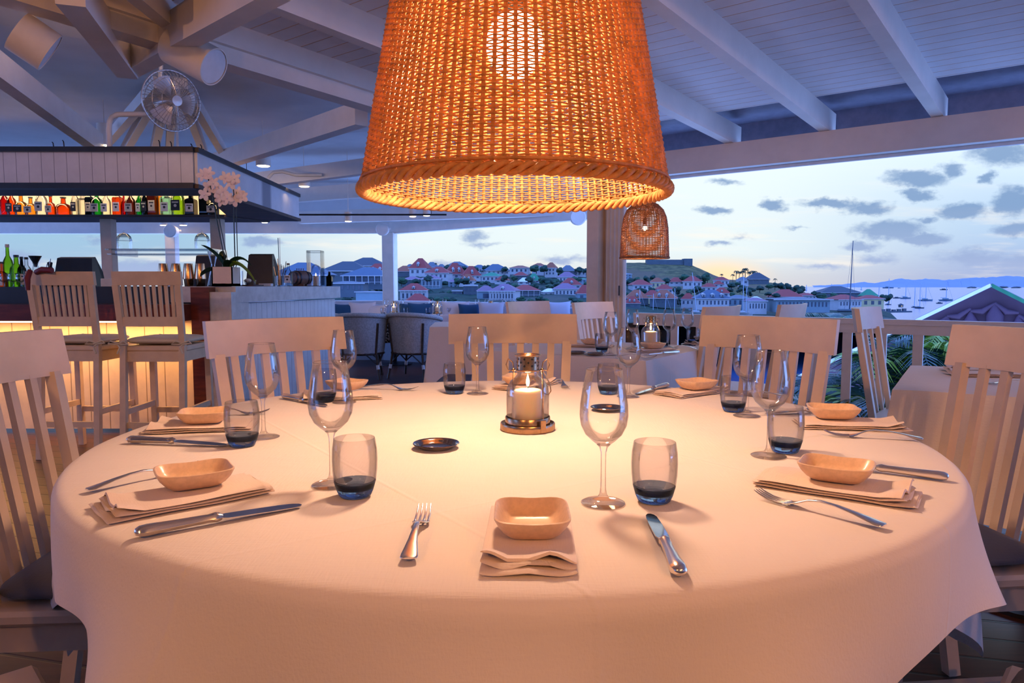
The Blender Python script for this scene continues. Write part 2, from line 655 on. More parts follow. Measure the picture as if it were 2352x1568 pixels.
ORD = ['first', 'second', 'third', 'fourth', 'fifth', 'sixth', 'seventh', 'eighth', 'ninth', 'tenth', 'eleventh', 'twelfth', 'thirteenth', 'fourteenth', 'fifteenth', 'sixteenth', 'seventeenth', 'eighteenth', 'nineteenth', 'twentieth', 'twenty-first', 'twenty-second', 'twenty-third', 'twenty-fourth', 'twenty-fifth', 'twenty-sixth', 'twenty-seventh', 'twenty-eighth', 'twenty-ninth', 'thirtieth', 'thirty-first', 'thirty-second', 'thirty-third', 'thirty-fourth', 'thirty-fifth', 'thirty-sixth', 'thirty-seventh', 'thirty-eighth', 'thirty-ninth', 'fortieth']

# ------------------------------------------------------------------ setting: floor, railings, roof
RL = Vector((1.02, 6.6, 0))          # a point on the railing line; it runs along E_
def rail(s, z=0.0, off=0.0):
    return RL + E_ * s + N_ * off + Vector((0, 0, z))

CORN = P(900, 600, 13.3); CORN.z = 0     # far corner post
PIV = P(1392, 600, 10.2); PIV.z = 0
fl = [rail(7.5, 0, .1), rail(-.35, 0, .1), PIV + Vector((.05, .05, 0)), CORN + Vector((0, .1, 0)), Vector((-14, 13.4, 0)), Vector((-14, -3, 0)), Vector((7, -3, 0))]
struct(MB().prism([(p.x, p.y) for p in fl], -.12, 0), 'floor', 'deck_boards')


def build_rail():
    t = empty('railing', rail(0), 0, 'white painted wooden railing with flat balusters along the open sea side', 'railing')
    o = Vector(t.location)
    m = MB().beam(rail(.12, .83) - o, rail(7.4, .83) - o, .055, .04)
    m.build('handrail', 'white_paint', t)
    m = MB().beam(rail(.12, .78, -.005) - o, rail(7.4, .78, -.005) - o, .03, .075)
    m.build('upper_rail', 'white_paint', t)
    MB().beam(rail(.12, .12) - o, rail(7.4, .12) - o, .04, .06).build('lower_rail', 'white_paint', t)
    b0 = None
    s = .28
    while s < 7.3:
        c = rail(s, .44) - o
        if b0 is None:
            b0 = MB().box((0, 0, 0), (.065, .028, .62), math.atan2(E_.y, E_.x)).build('baluster', 'white_paint', t)
            b0.location = c
        else:
            b = b0.copy(); C.objects.link(b); b.parent = t; b.location = c
        s += .235


build_rail()


def parapet(a, b, name, h=.80):
    m = MB().beam(a + Vector((0, 0, h / 2)), b + Vector((0, 0, h / 2)), .12, h)
    m.beam(a + Vector((0, 0, h + .012)), b + Vector((0, 0, h + .012)), .16, .03)
    struct(m, name, 'parapet_paint')


parapet(CORN, PIV, 'wall_right')
parapet(CORN, Vector((-13, 13.3, 0)), 'wall_back')
parapet(PIV, rail(-.3), 'wall_side')


# header beams above the far openings
def header(a, b, z0, z1, name, w=.14, m='beam_paint'):
    return struct(MB().beam(a + Vector((0, 0, (z0 + z1) / 2)), b + Vector((0, 0, (z0 + z1) / 2)), w, z1 - z0), name, m)


header(CORN, PIV, 2.04, 2.26, 'trim_1')
header(CORN, Vector((-13, 13.3, 0)), 2.05, 2.26, 'trim_2')
header(PIV, rail(-.3), 2.06, 2.26, 'trim_3')
header(CORN + Vector((0, .05, 0)), PIV + Vector((0, .05, 0)), 2.26, 3.06, 'wall_above_far_opening', .06, 'ceiling_paint')
header(CORN + Vector((0, .05, 0)), Vector((-13, 13.35, 0)), 2.26, 3.06, 'wall_above_left_opening', .06, 'ceiling_paint')


def post(name, px, Y, w, z1, label, m='white_paint', rz=0, cat='post', grp=None):
    b = P(px, 640, Y)
    o = thing(MB().rbox((0, 0, z1 / 2), (w, w, z1), .008), name, m, label, cat, grp, None, (b.x, b.y, 0), rz)
    return o


post('corner_post', 896, 13.2, .22, 2.06, 'white square post at the far corner where the two window walls meet', rz=-.2)
post('wall_post', 398, 13.15, .18, 2.06, 'pale blue-lit post seen behind the glass shelf over the bar')
# folding shutter pillar
pb = P(1368, 600, 6.72)
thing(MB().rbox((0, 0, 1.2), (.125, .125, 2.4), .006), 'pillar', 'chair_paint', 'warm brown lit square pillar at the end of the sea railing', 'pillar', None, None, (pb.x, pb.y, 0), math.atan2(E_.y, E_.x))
sh = empty('folding_shutter', (0, 0, 0), 0, 'stack of folded white shutter panels beside the square pillar', 'shutter')
for i in range(5):
    q = P(1390 + i * 9.5, 600, 6.75 - i * .03)
    MB().rbox((q.x, q.y, 1.13), (.032, .17, 2.2), .004, .18).build('panel', 'white_paint', sh)
q = P(1422, 660, 6.5)
MB().rbox((q.x, q.y, 1.05), (.012, .012, .09), .002).build('handle', 'iron', sh)

# eave beam over the sea railing
EZ = 2.05
struct(MB().beam(rail(-.4, EZ + .10), rail(7.6, EZ + .10), .10, .20), 'trim_4', 'beam_paint')
struct(MB().beam(rail(-.4, EZ - .008, .06), rail(7.6, EZ - .008, .06), .03, .035), 'trim_5', 'parapet_paint')
SL = .035
# boarded roof slope
def roofpt(s, t, z=0.0):
    return rail(s, EZ + .20 + .155 + SL * t + z, 0) - N_ * t

BACKT = 8.5
S0, S1 = -1.0, 8.2
m = MB()
a = [roofpt(S0, .42), roofpt(S1, .42), roofpt(S1, BACKT), roofpt(S0, BACKT)]
m.add(a + [p + Vector((0, 0, .05)) for p in a], [(0, 3, 2, 1), (4, 5, 6, 7), (0, 1, 5, 4), (1, 2, 6, 5), (2, 3, 7, 6), (3, 0, 4, 7)])
struct(m, 'ceiling', 'ceiling_boards')
a = [roofpt(S0, -.45, .06), roofpt(S1, -.45, .06), roofpt(S1, .6, .09), roofpt(S0, .6, .09)]
m = MB().add(a + [p + Vector((0, 0, .03)) for p in a], [(0, 3, 2, 1), (4, 5, 6, 7), (0, 1, 5, 4), (1, 2, 6, 5), (2, 3, 7, 6), (3, 0, 4, 7)])
struct(m, 'trim_6', 'roof_sheet')
struct(MB().beam(rail(-.6, EZ + .33, .30), rail(8, EZ + .33, .30), .04, .20), 'trim_7', 'roof_sheet')


def rafter(k, label, w=.075, hh=.155, t0=-.12, t1=BACKT, extra=0):
    s = (k + 1.02 * 0) * .737 + RAF0
    a = roofpt(s, t0, -hh / 2); b = roofpt(s, t1, -hh / 2)
    o = Vector(a)
    return thing(MB().beam(a - o, b - o, w, hh + extra), 'rafter', 'beam_paint', label, 'rafter', 'rafters of the boarded ceiling', None, o)


RAF0 = (Vector((1.80, 6.0, 0)) - RL).dot(E_)
for k, lb in [(-1, 'white rafter passing just left of the big wicker lamp'), (0, 'white rafter ending on the eave beam just right of the big lamp'),
              (1, 'middle white rafter in the ceiling right of the big lamp'), (2, 'white rafter nearest the right edge of the picture, broad overhead'),
              (3, 'white rafter at the far right upper corner of the boarded ceiling')]:
    rafter(k, lb)
# double rafter along the left edge of the boarded slope
s = -2 * .737 + RAF0
dr = empty('double_rafter', (0, 0, 0), 0, 'doubled white rafter edging the boarded ceiling left of the lamp', 'rafter')
MB().beam(roofpt(s, -.1, -.06), roofpt(s, BACKT, -.06), .10, .13).build('upper_member', 'beam_paint', dr)
MB().beam(roofpt(s, -.1, -.17) - E_ * .05, roofpt(s, BACKT, -.17) - E_ * .05, .13, .09).build('lower_member', 'beam_paint', dr)

# smooth ceiling over the bar and the far room
cs = roofpt(s - .05, 0); ce = roofpt(s - .05, BACKT)
poly = [Vector((-13, 13.4, 2.98)), Vector((CORN.x, CORN.y + .1, 2.98)), Vector((PIV.x, PIV.y, 2.9)), rail(-.3, 2.80), cs + Vector((0, 0, .25)), ce + Vector((0, 0, .2)), Vector((-13, -1, 2.95))]
m = MB().add(poly + [p + Vector((0, 0, .06)) for p in poly], [tuple(range(7)), tuple(range(13, 6, -1))] + [(i, i + 7, (i + 1) % 7 + 7, (i + 1) % 7) for i in range(7)])
struct(m, 'ceiling_smooth', 'ceiling_paint')


def loose_beam(name, a, b, w, h, label, m='beam_paint', cat='beam'):
    o = (a + b) / 2
    return thing(MB().beam(a - o, b - o, w, h), name, m, label, cat, None, None, o)


# unseen room behind the viewer; spotlights added to warm cloth and chair backs
struct(MB().box((-.7, -3.1, 1.5), (15, .12, 3.0)), 'wall_front', 'wall_cream')
back = [roofpt(S0, BACKT - .1, .05), roofpt(S1, BACKT - .1, .05), Vector((9, -3.1, 2.95)), Vector((-6, -3.1, 2.95))]
struct(MB().add(back + [p + Vector((0, 0, .05)) for p in back], [(0, 3, 2, 1), (4, 5, 6, 7), (0, 1, 5, 4), (1, 2, 6, 5), (2, 3, 7, 6), (3, 0, 4, 7)]), 'ceiling_front', 'ceiling_paint')
def aimed_lamp(loc, target, power, lb, size=1.9, col=(1, .44, .14)):
    t = empty('unseen_spotlight', loc, 0, lb, 'spotlight', 'unseen warm spotlights behind the viewer')
    d = Vector(target) - Vector(loc)
    q = d.to_track_quat('-Z', 'Y')
    M = q.to_matrix().to_4x4()
    MB().lathe([(.045, -.02), (.05, -.02), (.05, .10), (0, .10), (0, .09), (.045, .09)], 20, M=M).build('housing', 'white_paint', t, 40)
    MB().lathe([(0, -.005), (.044, -.005), (.044, 0), (0, 0)], 20, M=M).build('lens', 'spot_glow', t)
    MB().tube([(0, 0, .06), (0, 0, 2.9 - loc[2])], .008, 6).build('rod', 'white_paint', t)
    l = light('spot_light', 'SPOT', (0, 0, 0), power, col, .045, t)
    l.location = M.to_3x3() @ Vector((0, 0, -.03))
    l.rotation_euler = q.to_euler()
    l.data.spot_size = size; l.data.spot_blend = .5
    return t


aimed_lamp((-1.3, -1.3, 2.3), (-.6, 1.9, .6), 78, 'unseen warm spotlight behind the viewer on the left')
aimed_lamp((1.3, -1.3, 2.3), (.6, 1.9, .6), 78, 'unseen warm spotlight behind the viewer on the right')
aimed_lamp((-3.4, -.4, 2.4), (-3.0, 5.0, 1.2), 130, 'unseen warm spotlight over the left side lighting the bar', 1.3)
aimed_lamp((1.0, -2.6, 2.4), (1.2, 4.2, 1.0), 120, 'unseen warm spotlight in the back washing the next tables', 1.0)

# crossing beams, upper left
loose_beam('beam', P(160, -20, 3.05) + Vector((0, 0, .02)), P(292, 150, 4.35), .11, .15, 'broad beam coming from the top left corner to the beam joint')
loose_beam('beam', P(295, 140, 4.35), P(640, -60, 2.85), .10, .17, 'beam rising to the right from the joint above the fan')
loose_beam('beam', P(300, -40, 3.15), P(400, 48, 3.85), .07, .12, 'short inner beam above the lit recess by the beam joint')
loose_beam('beam', P(-40, 130, 4.4), P(236, 338, 7.0), .10, .17, 'long beam sloping down left behind the bar canopy')
loose_beam('beam', P(500, 372, 7.9), P(830, 262, 5.6), .11, .17, 'brown-lit beam rising right from the canopy corner to the lamp')
loose_beam('beam', P(560, 418, 9.0), P(860, 380, 8.2), .11, .17, 'lower pale beam right of the bar canopy behind the lamp')
loose_beam('beam', P(640, 452, 11.0), P(1330, 400, 9.0), .12, .2, 'farthest ceiling beam running right behind the big lamp')
loose_beam('beam', P(690, 500, 12.5), P(1350, 478, 10.6), .12, .2, 'pale blue beam just above the far window header')
for i, px in enumerate((222, 282, 352, 388, 470, 520)):
    loose_beam('strut', P(392, 190, 5.9) + Vector((.04 * (i - 2.5), 0, 0)), P(px, 352 if i < 5 else 360, 8.0), .07, .10, ORD[i] + ' from the left of the pale struts fanning out behind the fan', cat='strut').data
struct(MB().box((6.85, -1.6, 1.5), (.12, 2.9, 3.0)), 'wall_right_blocker', 'wall_cream')  # unseen wall, added to block blue sky light from the right rear
struct(MB().box((-8.2, -1.0, 1.5), (.12, 4.1, 3.0)), 'wall_left', 'wall_cream')  # unseen wall, added to keep blue light from the left off the table
# ------------------------------------------------------------------ TABLE
TZ = .76
TC = Vector((0.0, 1.63, 0)); TR = .885


def cloth_fn(RR, seed, S, phi, zt, maxL=.50, nf=9, amp=.05):
    def L(th):
        a = th - phi
        return min(maxL, S / max(abs(math.cos(a)), abs(math.sin(a))) - RR)

    def fn(u, v):
        th = 2 * PI * u
        l = L(th)
        if v < .45:
            r = RR * (v / .45) * .985; return Vector((r * math.cos(th), r * math.sin(th), zt))
        q = (v - .45) / .55
        er = .022
        s = q * (er * PI / 2 + l)
        if s < er * PI / 2:
            g = s / er
            r = RR - er * .6 + er * math.sin(g); z = zt - er * (1 - math.cos(g))
            dd = 0
        else:
            dd = s - er * PI / 2
            r = RR + er * .4 + dd * .10; z = zt - er - dd * .99
        k = min(1, dd / .20)
        fold = math.sin(nf * th + seed + 1.3 * math.sin(2 * th + seed)) + .5 * math.sin((nf + 6) * th + 2.1 * seed)
        cor = max(0, math.cos(4 * (th - phi - PI / 4))) ** 6
        r += amp * fold * k * (k * .7 + .3) * (1 - .6 * cor) + cor * .11 * k * k - .035 * k * max(0, math.cos(4 * (th - phi - PI / 4) - 1.2)) ** 3
        return Vector((r * math.cos(th), r * math.sin(th), z))
    return fn


rt = empty('round_table', TC, 0, 'large round dining table hidden under the cloth in the foreground', 'table')
MB().lathe([(0, .715), (TR - .03, .715), (TR - .02, .74), (TR - .03, .756), (0, .756)], 64).build('tabletop', 'dark_wood', rt)
MB().lathe([(0.05, .05), (.06, .4), (.09, .715)], 20).build('pedestal', 'dark_wood', rt)
for k in range(4):
    a = PI / 4 + k * PI / 2
    MB().beam((0, 0, .08), (.42 * math.cos(a), .42 * math.sin(a), .03), .07, .06).build('foot', 'dark_wood', rt)
m = MB().grid(cloth_fn(TR, .9, 1.025, math.radians(45), TZ), 360, 60, True)
tc = thing(m, 'tablecloth', 'table_linen', 'white linen cloth draped over the big round table in the foreground', 'tablecloth', None, 60, TC)


def facing(a, b):
    d = b - a
    return math.atan2(d.y, d.x)


# ---- wine glass
def wine_profile():
    o = [(.0, .0), (.033, .0), (.0342, .0012), (.030, .003), (.018, .0055), (.009, .009), (.0055, .014), (.0042, .022), (.0038, .05), (.0040, .082), (.0062, .090)]
    return o


WG = None
WH = .205


def make_wineglass(loc, label):
    t = empty('wine_glass', loc, 0, label, 'wine glass', 'stemmed wine glasses on the round table')
    o = [(0, 0), (.0325, 0), (.0336, .0012), (.030, .0030), (.018, .0058), (.0085, .0095), (.0055, .015), (.0043, .024), (.0040, .05), (.0042, .078), (.0065, .0865), (.0105, .0905), (0, .0905)]
    MB().lathe(o, 36).build('stem', 'stem_glass', t, 50)
    out = [(.0085, .0895), (.017, .096), (.0275, .106), (.0345, .120), (.0368, .135), (.0360, .152), (.0325, .175), (.0272, .205)]
    inn = [(r - .0009, z) for r, z in out[::-1][:-2]] + [(.016, .0985), (0, .0945)]
    pts = out + [(.0268, .2055)] + inn
    MB().lathe(pts, 40).build('bowl', 'clear_glass', t, 60)
    MB().tube([(.0270 * math.cos(2 * PI * k / 40), .0270 * math.sin(2 * PI * k / 40), .2052) for k in range(40)], .0007, 5, True).build('rim', 'stem_glass', t, 60)
    return t


wl = [((763, 1113), 'clear wine glass at the front left setting beside the smoky tumbler'),
      ((1385, 1155), 'nearest and largest clear wine glass, right of the front dish'),
      ((1765, 1047), 'clear wine glass in front of a tumbler at the right setting'),
      ((1715, 955), 'clear wine glass behind another at the upper right of the table'),
      ((606, 1004), 'clear wine glass right behind the leftmost tumbler'),
      ((791, 924), 'clear wine glass before the back left chair'),
      ((1097, 904), 'clear wine glass in front of the back middle chair'),
      ((1443, 911), 'clear wine glass behind the nearest wine glass near the far tablecloth edge')]
for i, ((px, py), lb) in enumerate(wl):
    g = G(px, py, TZ + .001)
    if i == 0: WG = make_wineglass(g, lb)
    else: dup(WG, g, 0, lb)


# ---- tumbler
def make_tumbler(loc, label):
    t = empty('tumbler', loc, 0, label, 'tumbler', 'smoky blue tumblers on the round table')
    out = [(0, 0), (.0225, 0), (.0250, .002), (.0285, .010), (.0325, .024), (.0345, .042), (.0352, .058), (.0345, .075), (.0318, .092)]
    inn = [(.0305, .092), (.0331, .075), (.0338, .058), (.0331, .042), (.031, .026), (.026, .016)]
    MB().lathe(out[3:] + [(.0311, .0928)] + inn, 36).build('wall', 'smoke_glass', t, 60)
    MB().lathe(out[:5] + [(.0305, .0235), (.027, .0155), (.018, .0125), (0, .0118)], 36).build('base', 'blue_base', t, 50)
    return t


tl = [((816, 1138), 'smoky tumbler in front of the front left wine glass'), ((1502, 1150), 'smoky tumbler right of the nearest wine glass, above the upright knife'),
      ((1803, 1037), 'smoky tumbler behind the right-hand wine glass'), ((1684, 944), 'smoky tumbler at the upper right beside the farther wine glass'),
      ((557, 1023), 'leftmost dark blue based tumbler beside the far left dish'), ((746, 922), 'tumbler seen through the front left wine glass'),
      ((1044, 903), 'smoky tumbler left of the wine glass before the back middle chair'), ((1397, 904), 'tumbler seen through the nearest wine glass')]
for i, ((px, py), lb) in enumerate(tl):
    g = G(px, py, TZ + .001)
    if i == 0: TG = make_tumbler(g, lb)
    else: dup(TG, g, 0, lb)


# ---- fork (lies along +x: handle end at -L/2, tines at +L/2)
def make_fork(loc, rz, label):
    t = empty('fork', loc, rz, label, 'fork', 'silver forks on the round table')
    L = .195
    secs = []
    for (x, w, h, z) in [(-.0975, .012, .002, .006), (-.095, .0205, .0035, .006), (-.088, .0215, .004, .0065), (-.075, .018, .0036, .009), (-.055, .0125, .003, .013), (-.03, .0088, .003, .0165), (-.005, .0072, .0032, .0175), (.012, .0066, .0032, .0145), (.024, .009, .003, .0095), (.032, .0175, .0026, .0062), (.040, .0235, .0022, .0042), (.048, .0245, .002, .0032)]:
        secs.append((x, w, h, z))
    m = MB()
    n = 12
    vs = []
    for (x, w, h, z) in secs:
        for k in range(n):
            a = 2 * PI * k / n
            cx = math.copysign(abs(math.cos(a)) ** .6, math.cos(a)); cz = math.copysign(abs(math.sin(a)) ** .8, math.sin(a))
            vs.append((x, cx * w / 2, z + cz * h / 2))
    fs = [(i * n + k, i * n + (k + 1) % n, (i + 1) * n + (k + 1) % n, (i + 1) * n + k) for i in range(len(secs) - 1) for k in range(n)]
    fs += [tuple(range(n))[::-1], tuple((len(secs) - 1) * n + k for k in range(n))]
    m.add(vs, fs)
    m.build('handle', 'silver', t, 50)
    for k in range(4):
        y = (k - 1.5) * .0062
        MB().tube([(.045, y, .0035), (.058, y, .0028), (.075, y * .98, .0045), (.0885, y * .95, .0085), (.0975, y * .93, .0125)], [.0016, .0017, .0015, .0012, .0006], 6).build('tine', 'silver', t, 60)
    return t


def lay(src, a, b, z=TZ + .0015):
    """place a piece lying from pixel a (its -x end) to pixel b (+x end)"""
    A = G(*a, z); B = G(*b, z)
    return (A + B) / 2, facing(A, B)


fk = [((930, 1318), (981, 1160), 'fork lying left of the front square dish, tines up the table'),
      ((2055, 1222), (1722, 1136), 'fork on the right in front of the folded napkin'),
      ((2115, 1012), (1896, 1000), 'fork at the far right behind the round edge'),
      ((184, 1136), (474, 1072), 'fork behind the front left dish with tines showing past it'),
      ((440, 956), (614, 950), 'fork seen through the leftmost tumbler'),
      ((852, 893), (935, 896), 'fork lying flat near the back left chair'),
      ((1283, 877), (1301, 893), 'fork right of the lantern pointing at the viewer'),
      ((1780, 912), (1668, 908), 'fork seen through the upper right tumbler')]
for i, (a, b, lb) in enumerate(fk):
    c, rz = lay(None, a, b)
    if i == 0: FK = make_fork(c, rz, lb)
    else: dup(FK, c, rz, lb)


# ---- knife (handle end -x, tip +x)
def make_knife(loc, rz, label):
    t = empty('knife', loc, rz, label, 'knife', 'silver knives on the round table')
    L = .225
    n = 14
    secs = [(-.1125, .004, .003), (-.111, .012, .009), (-.106, .0185, .0135), (-.097, .0205, .0148), (-.085, .0190, .014), (-.065, .0165, .0128), (-.04, .0145, .0118), (-.02, .0135, .011), (-.014, .0150, .0125), (-.010, .0165, .0135), (-.006, .013, .011), (-.002, .012, .007)]
    vs = []
    for (x, w, h) in secs:
        for k in range(n):
            a = 2 * PI * k / n
            r = 1 + (.07 if k % 2 else 0)
            vs.append((x, math.cos(a) * w / 2 * r, .0082 + math.sin(a) * h / 2 * r))
    fs = [(i * n + k, i * n + (k + 1) % n, (i + 1) * n + (k + 1) % n, (i + 1) * n + k) for i in range(len(secs) - 1) for k in range(n)]
    fs += [tuple(range(n))[::-1], tuple((len(secs) - 1) * n + k for k in range(n))]
    MB().add(vs, fs).build('handle', 'silver', t, 40)
    pr = [(-.004, .0055), (.004, .0095), (.03, .0100), (.06, .0102), (.085, .0098), (.102, .0080), (.110, .0045), (.1125, 0)]
    pl = [(x, w) for x, w in pr] + [(.109, -.0045), (.10, -.0072), (.06, -.0088), (.004, -.0088), (-.004, -.0055)]
    M = Matrix.Translation((0, 0, .0072)) @ Matrix.Rotation(.04, 4, 'Y') @ Matrix.Rotation(.10, 4, 'X')
    MB().prism(pl, -.0006, .0008, M).build('blade', 'dark_blade', t)
    return t


kn = [((1562, 1330), (1494, 1185), 'knife standing upright in the picture right of the front dish'),
      ((2186, 1106), (1850, 1062), 'knife behind the right-hand napkin and dish'),
      ((300, 1238), (700, 1162), 'long knife lying in front of the left folded napkin'),
      ((270, 1016), (545, 1026), 'knife at the left running behind the leftmost tumbler'),
      ((638, 912), (765, 937), 'knife with only its handle showing near the back left chair'),
      ((1550, 884), (1440, 912), 'knife lying left of the upper right dish'),
      ((1962, 945), (1735, 952), 'knife hidden behind the far right dish and tumbler'),
      ((1190, 878), (1235, 892), 'knife glimpsed through the lantern glass')]
for i, (a, b, lb) in enumerate(kn):
    c, rz = lay(None, a, b)
    if i == 0: KN = make_knife(c, rz, lb)
    else: dup(KN, c, rz, lb)


# ---- folded napkin (long axis x; open fold end at -x)
def make_napkin(loc, rz, label, seed=0):
    t = empty('napkin', loc, rz, label, 'napkin', 'folded linen napkins on the round table')
    rnd = random.Random(seed)
    W, LN = .112, .235
    ph = rnd.uniform(0, 6)
    for ly in range(3):
        base = .0008 + ly * .0042
        sh = (-.004, .002, .0)[ly]

        def fn(u, v, base=base, sh=sh, ly=ly):
            # section: flattened loop
            a = 2 * PI * u
            x = (v - .5) * (LN - ly * .012) + sh + .003 * math.sin(5 * u + ly)
            y = math.copysign(abs(math.cos(a)) ** .45, math.cos(a)) * W / 2
            z = .0019 + math.copysign(abs(math.sin(a)) ** .8, math.sin(a)) * .0018
            e = max(0, (.16 - v) / .16)
            z += base + e * (.0035 * math.sin(y * 85 + ly * 1.1 + ph) + .0035) * (ly * .6 + .5)
            e2 = max(0, (v - .9) / .1)
            z += e2 * .002 * math.sin(y * 60 + ph)
            z += .0008 * math.sin(x * 40 + ph + ly)
            return Vector((x, y, z))
        m = MB().grid(fn, 40, 36, True)
        n0 = 40
        m.f.append(tuple(range(n0))[::-1]); m.f.append(tuple(36 * n0 + k for k in range(n0)))
        m.build('fold', 'napkin_linen', t, 50)
    return t


nl = [((1213, 1345), (1218, 1160), 'folded napkin under the front square dish'),
      ((2150, 1158), (1712, 1092), 'folded napkin at the right under a dish, its loose edges to the right'),
      ((2060, 982), (1838, 975), 'folded napkin at the far right under the dish'),
      ((195, 1190), (632, 1110), 'folded napkin at the front left with ruffled open end'),
      ((320, 988), (612, 978), 'folded napkin behind the leftmost tumbler'),
      ((700, 917), (866, 910), 'folded napkin near the back left chair'),
      ((1250, 878), (1160, 897), 'folded napkin behind the lantern'),
      ((1655, 894), (1518, 912), 'folded napkin at the upper right under a dish')]
NPS = []
for i, (a, b, lb) in enumerate(nl):
    c, rz = lay(None, a, b)
    NPS.append((c, rz))
    if i == 0: NK = make_napkin(c, rz, lb, 4)
    elif i in (1, 3): make_napkin(c, rz, lb, 11 * i)
    else: dup(NK, c, rz, lb)


# ---- square dish
def make_dish(loc, rz, label):
    t = empty('dish', loc, rz, label, 'dish', 'small rounded square dishes on the napkins')
    def ring(hx, hy, z, p=5.0, n=56):
        o = []
        for k in range(n):
            a = 2 * PI * k / n
            c, s_ = math.cos(a), math.sin(a)
            q = (abs(c) ** p + abs(s_) ** p) ** (-1 / p)
            o.append(Vector((c * q * hx, s_ * q * hy, z + .0016 * (abs(c * s_) * 2) ** 2 * (z / .025))))
        return o
    rs = [ring(.030, .024, 0), ring(.036, .030, .0005), ring(.044, .037, .006), ring(.052, .044, .015), ring(.0565, .0485, .0235), ring(.0565, .0485, .0255), ring(.0545, .0465, .0262), ring(.0525, .0445, .0245), ring(.047, .039, .014), ring(.040, .032, .0065), ring(.03, .024, .0045), ring(.012, .01, .0042)]
    m = MB(); n = 56
    vs = [v for r in rs for v in r]
    fs = [(i * n + k, i * n + (k + 1) % n, (i + 1) * n + (k + 1) % n, (i + 1) * n + k) for i in range(len(rs) - 1) for k in range(n)]
    fs += [tuple(range(n))[::-1], tuple((len(rs) - 1) * n + k for k in range(n))]
    m.add(vs, fs)
    return m


NZ = .0165
dl = [((1222, 1222), 1.571, 'clay-coloured rounded square dish at the very front'), ((1920, 1098), -.55, 'clay dish at the right on the folded napkin'),
      ((1913, 958), -.2, 'clay dish at the far right near the table edge'), ((447, 1112), .55, 'clay dish at the front left on its napkin'),
      ((470, 968), .25, 'clay dish at the far left behind the leftmost tumbler'), ((797, 893), -.5, 'clay dish before the back left chair'),
      ((1192, 880), 1.3, 'clay dish behind the lantern'), ((1600, 892), .5, 'clay dish at the upper right on a napkin')]
DM = make_dish(None, 0, '') if False else None
DI = None
for i, ((px, py), rz, lb) in enumerate(dl):
    g = G(px, py, TZ + NZ)
    if i == 0: g.y += .008
    if DI is None:
        tmp = make_dish((0, 0, 0), 0, lb)
        bpy.data.objects.remove([o for o in C.objects if o.name.startswith('dish')][0])
        DI = thing(tmp, 'dish', 'clay_dish', lb, 'dish', 'small rounded square dishes on the napkins', 50, g, rz)
    else:
        d = DI.copy(); C.objects.link(d); d.location = g; d.rotation_euler.z = rz; tag(d, lb)


# ---- little metal trays
tp = [(0, 0), (.030, 0), (.034, .001), (.040, .006), (.0465, .0085), (.0475, .010), (.0465, .0112), (.042, .0105), (.0385, .0085), (.036, .0035), (.033, .0022), (0, .002)]
for i, (px, py, sc_, lb) in enumerate([(1002, 1028, 1.0, 'round polished metal coaster left of the lantern'), (1394, 942, .93, 'round metal coaster seen through the nearest wine glass')]):
    g = G(px, py, TZ + .001)
    o = thing(MB().lathe(tp, 48), 'metal_coaster', 'tray_metal', lb, 'coaster', 'small metal coasters', 50, g)
    o.scale = (sc_,) * 3


